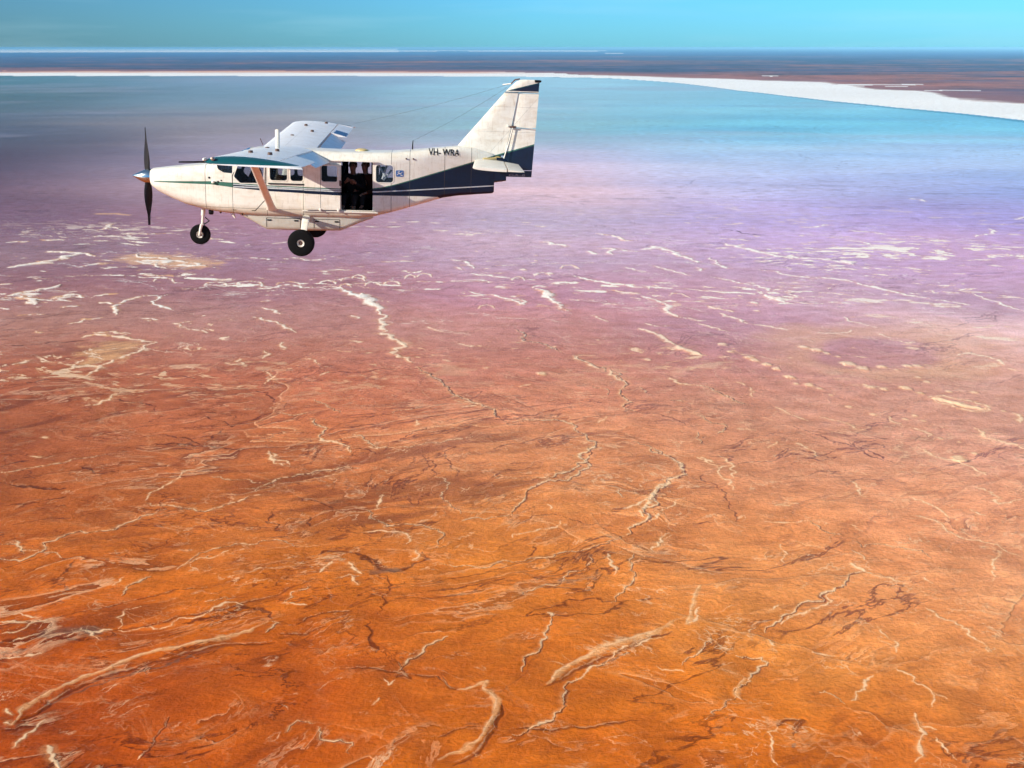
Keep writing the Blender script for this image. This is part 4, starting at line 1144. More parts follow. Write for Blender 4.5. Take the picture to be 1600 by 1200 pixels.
# stations: x, half width, top, bottom, top corner radius, bottom corner radius
ST = [(.445, .27, .120, -.200, .13, .14), (.47, .30, .140, -.235, .15, .17), (.61, .365, .160, -.335, .17, .22), (.874, .43, .198, -.460, .19, .25), (1.22, .49, .242, -.590, .20, .26),
      (1.50, .525, .276, -.655, .20, .25), (1.70, .55, .302, -.690, .20, .22), (1.95, .585, .345, -.715, .21, .18), (2.10, .60, .42, -.725, .21, .16), (2.30, .62, .52, -.738, .21, .15), (2.50, .632, .61, -.75, .21, .14), (2.72, .64, .665, -.760, .22, .13),
      (3.0, .645, .675, -.768, .22, .13), (3.83, .645, .675, -.765, .22, .13), (4.60, .645, .662, -.760, .22, .13), (5.0, .64, .664, -.758, .22, .13), (5.37, .625, .668, -.70, .22, .13), (5.80, .575, .685, -.585, .21, .12),
      (6.36, .47, .745, -.42, .19, .11), (6.83, .36, .805, -.285, .17, .10), (7.17, .28, .84, -.235, .14, .09), (7.55, .19, .80, -.205, .11, .07), (7.93, .10, .70, -.178, .06, .05), (7.972, .085, .66, -.15, .05, .04)]
def station(x):
    A = np.array(ST); return [float(np.interp(x, A[:, 0], A[:, k])) for k in range(1, 6)]
def ring(x, grow=0.0, s=None):
    w_, zt, zb, rt, rb = s or station(x); w_ += grow; zt += grow; zb -= grow
    P = []; n = 7
    for k in range(n + 1):                        # top starboard corner, then port
        a = R(90 * k / n); P.append((x, w_ - rt + rt * math.cos(a), zt - rt + rt * math.sin(a)))
    P.append((x, 0, zt + .012))
    for k in range(n + 1):
        a = R(90 + 90 * k / n); P.append((x, -w_ + rt + rt * math.cos(a), zt - rt + rt * math.sin(a)))
    for t in (.25, .5, .75): P.append((x, -w_, (zt - rt) * (1 - t) + (zb + rb) * t))
    for k in range(n + 1):
        a = R(180 + 90 * k / n); P.append((x, -w_ + rb + rb * math.cos(a), zb + rb + rb * math.sin(a)))
    P.append((x, 0, zb))
    for k in range(n + 1):
        a = R(270 + 90 * k / n); P.append((x, w_ - rb + rb * math.cos(a), zb + rb + rb * math.sin(a)))
    for t in (.25, .5, .75): P.append((x, w_, (zb + rb) * (1 - t) + (zt - rt) * t))
    return P
def surf_y(x, z):
    w_, zt, zb, rt, rb = station(x)
    if z > zt - rt: return w_ - rt + math.sqrt(max(rt * rt - (z - zt + rt) ** 2, 0))
    if z < zb + rb: return w_ - rb + math.sqrt(max(rb * rb - (zb + rb - z) ** 2, 0))
    return w_
xs_ = sorted(set([s[0] for s in ST] + list(np.arange(1.0, 7.9, .22))))
f = MB(); f.loft([ring(x) for x in xs_])
fus = f.build('fuselage', [M_FUS, M_INT], PLANE)
sd = fus.modifiers.new('s', 'SOLIDIFY'); sd.thickness = .035; sd.offset = -1; sd.material_offset = 1; sd.use_even_offset = False
bake(fus)
W0 = rounded([(1.93, .33), (1.97, .22), (2.10, .150), (2.285, .140), (2.295, .40), (2.2, .47)], .03)
W1 = rounded([(2.445, .40), (2.975, .40), (2.945, -.045), (2.449, -.058), (2.316, .075)], .035)
WIN = [rpoly(3.09, 3.46, .022, .37, .06), rpoly(3.53, 3.80, .02, .37, .06), rpoly(4.197, 4.54, .03, .375, .05), rpoly(5.37, 5.74, .045, .415, .06)]
WSB = WIN[:3] + [rpoly(4.68, 5.20, .03, .41, .06), WIN[3]]
cut = MB(); D = .3
for P in [W0, W1] + WIN: cut.prism(P, -1.0, -D)
for P in [W0, W1] + WSB: cut.prism(P, D, 1.0)
cut.prism(rpoly(4.62, 5.30, -.575, .478, .03), -1.0, -D)
carve(fus, cut)
# windscreen opening
cut = MB(); cut.prism([(1.99, .41), (2.60, .70), (2.62, .9), (1.9, .9), (1.85, .5)], -.34, .34); carve(fus, cut)
def pane(P, side, name='window', inset=.012, parent=None):
    n = len(P); v = []
    for k, t in enumerate((inset, inset + .008)):
        v += [(x, side * (surf_y(x, min(z, .46)) - t), z) for x, z in P]
    fs = [tuple(range(n)), tuple(range(2 * n - 1, n - 1, -1))] + [(i, i + n, (i + 1) % n + n, (i + 1) % n) for i in range(n)]
    return MB().add(v, fs).build(name, M_GLASS, parent or PLANE, 20)
def shim(P, side, parent, t=.022, out=.006, name='window_frame'):
    """thin raised surround"""
    cx = sum(p[0] for p in P) / len(P); cz = sum(p[1] for p in P) / len(P); n = len(P); v = []
    Q = []
    for x, z in P:
        d = Vector((x - cx, z - cz)); L = d.length; d = d / L; Q.append((x + d.x * t, z + d.y * t))
    for ps, o_ in ((P, .0), (P, out), (Q, out), (Q, .0)): v += [(x, side * (surf_y(x, min(z, .46)) + o_), z) for x, z in ps]
    fs = []
    for a in range(4):
        b = (a + 1) % 4
        for i in range(n): j = (i + 1) % n; fs.append((a * n + i, a * n + j, b * n + j, b * n + i))
    return MB().add(v, fs).build(name, M_TRIM, parent, 30)
for P in [W1] + WIN[:2] + [WIN[3]]:
    p_ = pane(P, -1)
    shim(P, -1, p_)
for P in [W1] + WSB: pane(P, 1)
for sgn in (-1, 1): pane(W0, sgn, 'windscreen_quarter')
m_ = MB(); rows_ = []
for k in range(7):
    t = k / 6; x = 1.985 + .63 * t; z = .385 + .285 * t
    rows_.append([(x, -.36 + .72 * i / 10, z + .012 - .05 * ((i - 5) / 5) ** 2) for i in range(11)])
m_.loft(rows_, cap=False, closed=False); o_ = m_.build('windscreen', M_GLASS, PLANE, 60, fix=False)
# tail cone and the keel step under the rudder
t_ = MB(); t_.loft([[(x, y, z) for y, z in ((.0, zb), (w_, zb + .03), (w_, zt - .03), (0, zt), (-w_, zt - .03), (-w_, zb + .03))] for x, w_, zb, zt in ((7.96, .085, .055, .66), (8.20, .05, .095, .60), (8.24, .045, .105, .58))])
t_.build('tail_cone', M_FUS, PLANE)
# cabin: floor, bulkheads, panel
b_ = MB(); b_.box((2.0, -.52, -.65), (5.20, .52, -.60)); b_.box((5.78, -.46, -.40), (5.80, .46, .45)); b_.box((1.9, -.50, -.50), (1.94, .50, .16)); b_.build('cabin_floor', M_INT, PLANE)
b_ = MB(); b_.box((2.02, -.56, -.15), (2.18, .56, .22), bev=.03); b_.build('instrument_panel', M_DARK, PLANE)
def seat(x, y):
    s = MB(); s.box((x - .22, y - .22, -.42), (x + .24, y + .22, -.28), bev=.05); s.box((x - .16, y - .18, -.60), (x + .18, y + .18, -.43), bev=.02)
    o = s.build('seat', M_SEAT, PLANE)
    b = MB(); rows = []
    for z, dx, w_ in ((-.30, .20, .22), (-.05, .25, .22), (.12, .30, .20), (.17, .31, .15), (.27, .33, .13), (.30, .335, .10)):
        rows.append([(x + dx + ex, y + ey * w_, z) for ex, ey in ((-.045, -.8), (-.06, 0), (-.045, .8), (-.02, 1), (.045, .9), (.06, 0), (.045, -.9), (-.02, -1))])
    b.loft(rows); b.build('seat_back', M_SEAT, o)
for sx_, sy_ in ((2.75, -.30), (2.75, .30), (3.55, -.30), (3.55, .30), (4.25, .32), (5.15, .36)): seat(sx_, sy_)

# sliding door, run forward along its rail outside the cabin
d_ = MB(); Y0, Y1 = -.705, -.672
d_.prism(rounded([(3.83, -.585), (4.60, -.572), (4.612, .40), (3.84, .385)], .03), Y0, Y1)
door = d_.build('sliding_door', M_DOOR, PLANE)
cut = MB(); cut.prism(WIN[2], -1, -.5); carve(door, cut)
n_ = len(WIN[2]); v_ = [(x, Y1 - .01 + k * .004, z) for k in (0, 1) for x, z in WIN[2]]
MB().add(v_, [tuple(range(n_)), tuple(range(2 * n_ - 1, n_ - 1, -1))]).build('window', M_GLASS, door, fix=False)
for x in (4.17, 4.56):
    MB().lathe((x, -.70, -.575), (0, -1, 0), [(-.02, .028), (.02, .028), (.025, .018), (.025, 0)], 14).build('roller', M_TRIM, door)
MB().box((4.585, -.725, -.05), (4.625, -.70, .07), bev=.008).build('handle', M_HUB, door)
r_ = MB(); r_.box((3.78, -.672, -.625), (5.42, -.648, -.600)); r_.build('door_rail', M_TRIM, PLANE)
r_ = MB(); r_.box((3.05, -.668, -.058), (4.62, -.646, -.036)); r_.build('door_rail', M_DARK, PLANE)
r_ = MB(); r_.box((3.85, -.690, .475), (5.40, -.640, .492)); r_.build('roof_gutter', M_TRIM, PLANE)
# pilot's door with its seam and handle
e_ = MB()
for a, b in (((2.285, .08), (2.282, -.645)), ((2.99, -.2), (2.985, -.40)), ((2.985, -.40), (2.76, -.645)), ((2.282, -.645), (2.76, -.645)), ((2.285, .08), (2.43, .42)), ((3.0, .42), (2.99, -.2))):
    a = Vector((a[0], 0, a[1])); b = Vector((b[0], 0, b[1])); n_ = Vector((-(b - a).z, 0, (b - a).x)).normalized() * .007
    q = [a - n_, b - n_, b + n_, a + n_]
    e_.add([(p.x, -(surf_y(p.x, p.z) + .0025), p.z) for p in q], [(0, 1, 2, 3)])
e_.build('cockpit_door_gap', M_DARK, PLANE, fix=False)
MB().box((2.88, -.672, -.135), (2.98, -.645, -.115), bev=.006).build('door_handle', M_STEEL, PLANE)
# small fittings along the cowl and belly
for x, z, r in ((1.78, .03, .022), (1.97, -.05, .02), (2.04, -.02, .016), (2.47, -.73, .02)):
    MB().lathe((x, -surf_y(x, z) + .01, z), (0, -1, 0), [(0, r), (.02, r), (.024, r * .6), (.024, 0)], 12).build('filler_cap', M_DARK, PLANE)
b_ = MB(); b_.lathe((1.87, -surf_y(1.87, -.06), -.06), (-.2, -1, 0), [(0, .028), (.06, .026), (.07, .0)], 12); b_.build('fuel_vent', M_TRIM, PLANE)
MB().box((1.69, -.32, -.80), (1.79, -.22, -.69), bev=.02).build('exhaust_stub', M_DARK, PLANE)
MB().tube([(2.22, -.4, -.73), (2.26, -.41, -.80), (2.285, -.41, -.845)], [.035, .028, .018]).build('belly_antenna', M_TRIM, PLANE)
MB().tube([(1.95, -.35, -.71), (1.97, -.35, -.755)], .022).build('drain', M_HUB, PLANE)
for x in (6.02, 6.17): MB().lathe((x, -surf_y(x, .55) + .01, .56), (0, -1, .2), [(0, .02), (.03, .015), (.035, 0)], 10).build('static_port', M_HUB, PLANE)
MB().box((6.50, -.40, .655), (6.62, -.36, .68), bev=.008).build('cabin_vent', M_HUB, PLANE)
b_ = MB(); b_.lathe((5.03, -.05, .665), (0, 0, 1), [(0, .15), (.03, .14), (.05, .09), (.058, 0)], 24); b_.build('roof_dome', plain('dome_cream', (.62, .48, .22), .5), PLANE)
# cowl nose: two intakes beside the spinner and a scoop below
for sgn in (-1, 1):
    b_ = MB(); b_.lathe((.440, sgn * .185, -.01), (1, 0, 0), [(0, .07), (.02, .06), (.06, .055), (.061, 0)], 20); b_.build('air_intake', M_DARK, PLANE)
b_ = MB(); b_.box((.437, -.10, -.215), (.50, .10, -.17), bev=.018); b_.build('air_intake', M_DARK, PLANE)

# propeller at rest, spinner polished
pr = MB(); pr.lathe((.435, 0, -.04), (-1, 0, .03), [(0, .165), (.03, .172), (.12, .155), (.22, .118), (.31, .073), (.38, .036), (.425, .012), (.435, 0)], 40)
prop = pr.build('spinner', M_SPIN, PLANE, 50)
MB().lathe((.445, 0, -.04), (-1, 0, .0), [(0, .10), (0.0, .168), (.02, .172), (.03, .165)], 40).build('backplate', M_STEEL, prop)
for sgn in (1, -1):
    rr = []
    for k in range(13):
        t = k / 12; z = .12 + .94 * t; ch = .045 + .055 * math.sin(math.pi * min(1, t * 1.15 + .12)) * (1 if t < .85 else 1 - (t - .85) * 3.2); th = .024 * (1 - t * .8) + .004
        tw = R(62 - 44 * t); ca, sa = math.cos(tw), math.sin(tw)
        sec = []
        for i in range(12):
            a = 2 * math.pi * i / 12; u, v = math.cos(a) * ch, math.sin(a) * th
            dx, dy = -v * ca + u * sa, u * ca + v * sa
            lean = .05 * z if sgn < 0 else .02 * z
            sec.append((.335 - dx, sgn * dy - lean, -.04 + sgn * z))
        rr.append(sec)
    MB().loft(rr).build('propeller_blade', M_BLADE, PLANE, 50)

# belly pod with hatch seams and latches
def podring(x, zb, w_=.57):
    zt = -.70; r = min(.08, (zt - zb) * .45 + .005); P = [(x, -w_, zt), (x, -w_, zb + r)]
    for k in range(5): a = R(180 + 90 * k / 4); P.append((x, -w_ + r + r * math.cos(a), zb + r + r * math.sin(a)))
    for k in range(5): a = R(270 + 90 * k / 4); P.append((x, w_ - r + r * math.cos(a), zb + r + r * math.sin(a)))
    P += [(x, w_, zt)]; return P
b_ = MB(); b_.loft([podring(x, zb, w_) for x, zb, w_ in ((2.40, -.765, .48), (2.6, -.855, .53), (2.92, -1.03, .565), (3.0, -1.062, .57), (3.8, -1.066, .57), (4.58, -1.05, .57), (4.66, -1.02, .565), (5.0, -.87, .54), (5.3, -.755, .5))])
pod = b_.build('belly_pod', M_POD, PLANE, 30)
def strip(x0, z0, x1, z1, y, t, name, mat, parent):
    a = Vector((x0, 0, z0)); b = Vector((x1, 0, z1)); n_ = Vector((-(b - a).z, 0, (b - a).x)).normalized() * t
    o = MB().add([(p.x, y, p.z) for p in (a - n_, b - n_, b + n_, a + n_)], [(0, 1, 2, 3)]); return o
b_ = MB()
for x0, z0, x1, z1 in ((2.99, -.86, 2.99, -1.0), (2.99, -.80, 3.72, -.80), (3.72, -.80, 3.72, -1.0), (4.02, -.80, 4.02, -1.0), (4.02, -.80, 4.58, -.80), (4.58, -.80, 4.58, -1.0), (2.99, -.86, 2.99, -.80)):
    a = Vector((x0, 0, z0)); b = Vector((x1, 0, z1)); n_ = Vector((-(b - a).z, 0, (b - a).x)).normalized() * .005
    b_.add([(p.x, -.5735, p.z) for p in (a - n_, b - n_, b + n_, a + n_)], [(0, 1, 2, 3)])
b_.build('hatch_gap', M_DARK, pod, fix=False)
for x in (3.05, 3.633, 4.085, 4.511): MB().box((x - .045, -.582, -.862), (x + .045, -.568, -.832), bev=.004).build('latch', M_DARK, pod)

# ---------------------------------------------------------------- wings
CH, X0 = 1.63, 2.77
def foil(xa, xb, t=.125, n=14):
    """closed section between two chord fractions, (u, v) in chords"""
    def yt(u): return 5 * t * (.2969 * math.sqrt(u) - .126 * u - .3516 * u * u + .2843 * u ** 3 - .1015 * u ** 4)
    us = [xa + (xb - xa) * (1 - math.cos(math.pi * k / n)) / 2 for k in range(n + 1)]
    cam_ = lambda u: .03 * 4 * u * (1 - u)
    return [(u, cam_(u) + yt(u)) for u in us[::-1]] + [(u, cam_(u) - yt(u)) for u in (us[1:] if xa == 0 else us)][0:None]
def wz(y): return .595 + abs(y) * (.0393 if y < 0 else .0565)
def wring(y, xa, xb, xo=0, cs=1.0, ts=1.0, droop=0.0, zo=0.0, hinge=.76):
    P = []
    for u, v in foil(xa, xb):
        v *= ts * (1 - .28 * min(max((abs(y) - 2.5) / 3.3, 0), 1))
        if droop:
            du = u - hinge; ca, sa = math.cos(droop), math.sin(droop); u, v = hinge + du * ca + v * sa, v * ca - du * sa
        P.append((X0 + xo + u * CH * cs, y, wz(y) + zo + v * CH * cs - u * .05 * cs))
    return P
for sgn in (-1, 1):
    b_ = MB(); rr = [wring(sgn * y, 0, .745) for y in (.0, .6, 2, 3.58)]
    b_.loft(rr); b_.loft([wring(sgn * y, 0, .745) for y in (3.58, 4.5, 5.4, 5.80)])
    tipr = [(5.80, 0, 1, 1, 0), (5.92, .0, 1, .97, -.002), (6.02, .015, .995, .88, -.008), (6.09, .045, .985, .72, -.018), (6.13, .09, .965, .5, -.03), (6.15, .16, .93, .25, -.042)]
    b_.loft([wring(sgn * y, 0, 1, xo, cs, ts, 0, zo) for y, xo, cs, ts, zo in tipr])
    if sgn < 0: b_.loft([wring(y, 0, .745) for y in (0, .0001)], cap=False)
    wing = b_.build('wing', M_WING, PLANE, 35)
    b_ = MB(); b_.loft([wring(sgn * y, .76, 1, droop=R(17), zo=-.012) for y in (.68, 2, 3.54)]); b_.build('flap', M_WING, wing, 35)
    b_ = MB(); b_.loft([wring(sgn * y, .76, 1, droop=R(2)) for y in (3.60, 4.6, 5.77)]); ai = b_.build('aileron', M_WING, wing, 35)
    if sgn > 0:
        b_ = MB(); b_.loft([[(p[0], p[1], p[2] + .004) for p in wring(y, .80, .985, droop=R(2))] for y in (3.64, 4.35)]); b_.build('aileron_patch', M_BLUE, ai, 35)  # blue patch laid over the inboard aft part of the aileron
    for y in (1.3, 2.9, 4.2, 5.3):
        MB().box((X0 + CH * .70, sgn * y - .02, wz(sgn * y) - .10), (X0 + CH * .86, sgn * y + .02, wz(sgn * y) - .045), bev=.012).build('hinge_bracket', M_TRIM, wing)
    # lift strut with its fairings
    A = Vector((3.13, sgn * .62, -.62)); B = Vector((3.10, sgn * 3.2, wz(sgn * 3.2) - .03)); st = MB(); rr = []
    for t, c_ in ((0, .135), (.04, .10), (.12, .086), (.9, .082), (.97, .095), (1, .12)):
        p = A.lerp(B, t); rr.append([(p.x + c_ * math.cos(a), p.y, p.z + .042 * math.sin(a) * (1 if math.cos(a) < 0 else .8)) for a in [2 * math.pi * i / 20 for i in range(20)]])
    st.loft(rr); st.build('wing_strut', M_TRIM, PLANE, 50)
    if sgn < 0:
        MB().tube([(X0 + .10, -5.55, wz(-5.5) - .05), (X0 - .02, -5.6, wz(-5.5) - .03), (X0 - .50, -5.62, wz(-5.5) - .045)], [.022, .018, .012]).build('pitot_tube', M_DARK, wing)
        MB().lathe((X0 + .03, -6.06, wz(-6) + .03), (-.5, -1, 0), [(-.03, .03), (.02, .028), (.04, .018), (.045, 0)], 14).build('wingtip_light', M_TRIM, wing)
        MB().lathe((X0 + .17, -6.10, wz(-6) + .045), (-.2, -1, .2), [(-.03, .035), (.02, .03), (.045, .018), (.05, 0)], 14).build('wingtip_light', plain('amber_lens', (.5, .35, .25), .2), wing)
    for x, y in ((3.25, 2.0), (3.6, 3.1), (3.3, 4.4), (3.75, 5.1)):
        MB().lathe((x, sgn * y, wz(sgn * y) + .10), (0, 0, 1), [(0, .045), (.045, .04), (.05, 0)], 12).build('fuel_cap', M_HUB, wing)
MB().box((3.38, -1.80, wz(1.77) + .05), (3.47, -1.74, wz(1.77) + .47), bev=.02).build('wing_mast', M_TRIM, PLANE)
MB().tube([(2.80, .4, .70), (2.74, .4, .84)], .008).build('whip_antenna', M_HUB, PLANE)
MB().tube([(6.14, 0, .72), (6.145, 0, .87), (6.15, 0, .93)], [.016, .012, .006]).build('roof_antenna', M_DARK, PLANE)
# wing to fuselage fairing on the roof
b_ = MB(); b_.loft([ring(x, g_) for x, g_ in ()]) if False else None

# ---------------------------------------------------------------- tail
def sym(xa, xb, th, n=8, tail=None):
    """flat section points (x, y) from xa to xb, blunt nose, thin or cut tail"""
    P = []
    for k in range(n + 1):
        u = k / n; P.append((xa + (xb - xa) * u * u, th * math.sqrt(min(1, 1.6 * u)) if u < .6 else th * (1 - (u - .6) / .4 * (0 if tail is None else 1 - tail))))
    return [(x, y) for x, y in P] + [(x, -y) for x, y in P[::-1][:-1]]
def hx(z): return 8.17 + (z - .56) * .205 if z < 1.34 else 8.33 + (z - 1.34) * .17
def lex(z): return 7.165 + (z - .88) * .8533 if z > .62 else 6.94
def tex(z): return 8.807 + (z - .158) * .0518
def zr(P, z): return [(x, y, z) for x, y in P]
b_ = MB(); b_.loft([zr(sym(lex(z), hx(z) - .004, th, tail=.6), z + 0) for z, th in ((.66, .085), (.88, .078), (1.2, .07), (1.6, .058), (2.03, .045))]); fin = b_.build('fin', M_FIN, PLANE, 30)
b_ = MB(); b_.loft([zr(sym(lex(z) + dx, tex(z) - .01, th, tail=.12), z) for z, dx, th in ((2.035, 0, .045), (2.10, .01, .052), (2.20, .03, .05), (2.27, .05, .042), (2.30, .09, .028), (2.315, .16, .01))])
cap = b_.build('fin_cap', M_FIN, PLANE, 30)
MB().lathe((8.80, 0, 2.285), (1, 0, .02), [(0, .03), (.10, .028), (.135, .022), (.15, 0)], 14).build('tail_light', M_DARK, cap)
MB().tube([(8.28, 0, 2.215), (8.36, 0, 2.30), (8.47, 0, 2.325)], .014).build('wire_mount', M_HUB, cap)
def rud(z0, z1):
    b = MB(); b.loft([zr(sym(hx(z) + .004, tex(z), .036 - .008 * z, tail=.08), z) for z in (z0, (z0 + z1) / 2, z1)]); return b
rd = rud(1.285, 2.02).build('rudder', M_FIN, PLANE, 30)
b_ = rud(.35, 1.265)
b_.loft([zr(sym(hx(.35) + .004 - dx, tex(z), .034, tail=.08), z) for z, dx in ((.20, 0), (.34, 0))])
b_.build('rudder', M_FIN, PLANE, 30)
# hinge brackets, and white tubes added for the lit hinge gap and rudder split
MB().tube([(8.30, -.06, 1.30), (8.79, -.045, 1.28)], .008).build('rudder_split_line', M_TRIM, PLANE)
MB().tube([(8.35, -.07, 1.30), (8.27, -.08, .95), (8.17, -.09, .60)], .012).build('lit_hinge_line', M_TRIM, PLANE)
MB().box((8.28, -.085, 1.27), (8.42, -.03, 1.315), bev=.01).build('rudder_horn', M_HUB, PLANE)
MB().lathe((8.24, -.05, 1.31), (0, -1, 0), [(0, .022), (.03, .02), (.035, 0)], 12).build('rudder_bolt', M_TRIM, PLANE)
for sgn in (-1, 1):
    def tr(y, xa, xb, zo=0, th=1.0):
        le, te = 7.43 + (.10 if abs(y) < 1 else .05 * max(0, (2 - abs(y)))), 8.50
        return [(le + (te - le) * u, y, .525 + zo - (u - .3) * .06 + (v - .03 * 4 * u * (1 - u)) * th * .95) for u, v in foil(xa, xb, .10, 12)]
    b_ = MB(); b_.loft([tr(sgn * y, 0, .66, z, t) for y, z, t in ((.04, .0, 1), (1.85, 0, 1), (1.98, -.004, .95), (2.05, -.015, .6))]); tp = b_.build('tailplane', M_TRIM, PLANE, 30)
    b_ = MB(); b_.loft([tr(sgn * y, .68, 1, z, t) for y, z, t in ((.10, .0, 1), (1.9, 0, 1), (2.04, -.01, .6))]); b_.build('elevator', M_TRIM, tp, 30)
b_ = MB(); b_.loft([[(7.56 + .55 * t, -(.02 + .16 * math.sin(math.pi * min(1, t + .1))) if k in (1, 2) else 0.0, z) for k, z in enumerate((.47, .50, .60, .66))] for t in (0, .3, .6, 1)]); b_.build('tail_fairing', plain('fairing_cream', (.55, .42, .18), .5), PLANE)
# aerial wires: fin to starboard wing tip, fin to the roof mast
for name, a, b in (('antenna_wire', (8.29, 0, 2.22), (4.42, 6.05, wz(6.05) + .03)), ('antenna_wire', (8.29, 0, 2.20), (6.148, 0, .92))):
    a = Vector(a); b = Vector(b); MB().tube([a.lerp(b, t) - Vector((0, 0, .05 * 4 * t * (1 - t))) for t in (0, .25, .5, .75, 1)], .0022, 6).build(name, M_WIRE, PLANE)
MB().tube([(8.29, 0, 2.22), (8.10, .08, 2.19)], .012).build('wire_insulator', M_TRIM, PLANE)

# ---------------------------------------------------------------- landing gear
def wheel(parent, c, r, w_, rim):
    t = MB(); t.lathe(c, (0, 1, 0), [(-w_ * .32, rim), (-w_ * .46, rim * 1.12), (-w_ * .5, r * .78), (-w_ * .42, r * .93), (-w_ * .2, r * .995), (0, r), (w_ * .2, r * .995), (w_ * .42, r * .93), (w_ * .5, r * .78), (w_ * .46, rim * 1.12), (w_ * .32, rim)], 48)
    t.build('tyre', M_RUB, parent, 40)
    q = MB(); q.lathe(c, (0, 1, 0), [(-w_ * .30, rim * .55), (-w_ * .40, rim * .75), (-w_ * .46, rim * 1.0), (-w_ * .40, rim * 1.08), (w_ * .40, rim * 1.08), (w_ * .46, rim), (w_ * .40, rim * .75), (w_ * .30, rim * .55)], 40)
    q.build('rim', M_RIM, parent, 40)
    h = MB(); h.lathe(c, (0, 1, 0), [(-w_ * .34, 0), (-w_ * .34, rim * .35), (-w_ * .30, rim * .6), (w_ * .30, rim * .6), (w_ * .34, rim * .35), (w_ * .34, 0)], 24); h.build('hub', M_HUB, parent, 40)
for sgn in (-1, 1):
    P_ = [((3.86, sgn * .50, -.72), .085, .035), ((3.86, sgn * .66, -.76), .082, .03), ((3.855, sgn * .95, -.93), .072, .025), ((3.845, sgn * 1.18, -1.08), .062, .022), ((3.835, sgn * 1.29, -1.19), .05, .022), ((3.835, sgn * 1.33, -1.22), .04, .02)]
    b_ = MB(); rr = []
    for p, a, bb in P_: rr.append([(p[0] + a * math.cos(t), p[1] - sgn * bb * .6 * math.sin(t), p[2] + bb * math.sin(t) * .9) for t in [2 * math.pi * i / 16 for i in range(16)]])
    b_.loft(rr); leg = b_.build('main_gear_leg', M_TRIM, PLANE, 50)
    wheel(leg, (3.835, sgn * 1.42, -1.205), .285, .20, .075)
    MB().tube([(3.90, sgn * .70, -.80), (3.90, sgn * 1.1, -1.05), (3.87, sgn * 1.3, -1.2)], .008).build('brake_line', M_DARK, leg)
    if sgn < 0: MB().box((3.77, -.60, -1.05), (3.79, -.585, -.74)).build('gear_gap', M_DARK, pod)
b_ = MB(); b_.tube([(1.53, 0, -.62), (1.505, 0, -.86)], .045, 16); b_.tube([(1.508, 0, -.85), (1.482, 0, -1.09)], .03, 16)
ng = b_.build('nose_gear_leg', M_TRIM, PLANE, 50)
b_ = MB(); b_.tube([(1.49, -.10, -1.06), (1.49, .10, -1.06)], .032, 12)
b_.tube([(1.49, -.10, -1.05), (1.46, -.105, -1.16), (1.432, -.105, -1.30)], [.034, .03, .026], 12); b_.tube([(1.49, .10, -1.05), (1.46, .105, -1.16), (1.432, .105, -1.30)], [.034, .03, .026], 12)
b_.tube([(1.432, -.12, -1.285), (1.432, .12, -1.285)], .02, 12); b_.build('fork', M_TRIM, ng, 50)
wheel(ng, (1.432, 0, -1.285), .225, .15, .075)
b_ = MB(); b_.tube([(1.55, 0, -.90), (1.64, 0, -.98), (1.52, 0, -1.06)], .014, 8); b_.build('torque_link', M_DARK, ng)

# ---------------------------------------------------------------- writing and sticker
def writing(txt, x0, z0, x1, z1, mat, name, parent, lift=.006, yfun=None, skew=0.0, bold=0.0):
    cu_ = bpy.data.curves.new('t', 'FONT'); cu_.body = txt; cu_.size = 1; cu_.fill_mode = 'FRONT'; cu_.offset = bold
    to = bpy.data.objects.new('t', cu_); C.objects.link(to); dg = bpy.context.evaluated_depsgraph_get(); dg.update()
    me = bpy.data.meshes.new_from_object(to.evaluated_get(dg)); bpy.data.objects.remove(to)
    bm = bmesh.new(); bm.from_mesh(me); bmesh.ops.triangulate(bm, faces=bm.faces)
    bmesh.ops.subdivide_edges(bm, edges=[e for e in bm.edges if e.calc_length() > .12], cuts=3)
    bmesh.ops.triangulate(bm, faces=bm.faces)
    X_ = [v.co.x for v in bm.verts]; Y_ = [v.co.y for v in bm.verts]; a, b, c, d = min(X_), max(X_), min(Y_), max(Y_)
    yf = yfun or (lambda x, z: surf_y(x, z))
    for v in bm.verts:
        u = (v.co.x - a) / (b - a); t = (v.co.y - c) / (d - c); x = x0 + (x1 - x0) * u; z = z0 + (z1 - z0) * t + skew * u
        v.co = (x, -(yf(x, z) + lift), z)
    bm.to_mesh(me); bm.free(); me.materials.clear(); me.materials.append(mat); me.name = name
    o = bpy.data.objects.new(name, me); C.objects.link(o); o.parent = parent; return o
writing('VH- WRA', 6.50, .65, 7.18, .79, M_DARK, 'registration_letters', PLANE, .010, skew=-.012, bold=.012)
writing('GA-8', 8.30, .215, 8.66, .262, plain('grey_lettering', (.35, .37, .42), .5), 'tail_lettering', PLANE, .004, lambda x, z: .035)
def patch(P, lift, mat, name, parent):
    n = len(P); o = MB().add([(x, -(surf_y(x, z) + lift), z) for x, z in P], [tuple(range(n))]).build(name, mat, parent, fix=False); return o
stk = patch(rpoly(5.80, 5.965, .175, .31, .02), .004, plain('sticker_blue', (.03, .14, .42), .4), 'sticker', PLANE)
patch([(5.82, .20), (5.86, .235), (5.90, .225), (5.94, .27), (5.945, .295), (5.93, .27), (5.90, .245), (5.86, .255), (5.82, .215)], .007, M_TRIM, 'sticker_mark', stk)
patch([(5.83, .275), (5.87, .29), (5.89, .275), (5.85, .262)], .007, M_TRIM, 'sticker_mark', stk)
patch([(5.90, .20), (5.95, .19), (5.93, .215), (5.905, .215)], .007, M_TRIM, 'sticker_mark', stk)
# aft bulkhead window shows webbing: pale cargo straps inside the rear cabin
b_ = MB()
for a, b in (((5.42, -.42, .40), (5.56, -.44, .16)), ((5.60, -.42, .40), (5.50, -.44, .10)), ((5.70, -.40, .30), (5.52, -.43, .08))):
    b_.tube([a, b], .022, 8, flat=.3)
b_.build('cargo_strap', plain('strap_webbing', (.6, .6, .62), .8), PLANE)

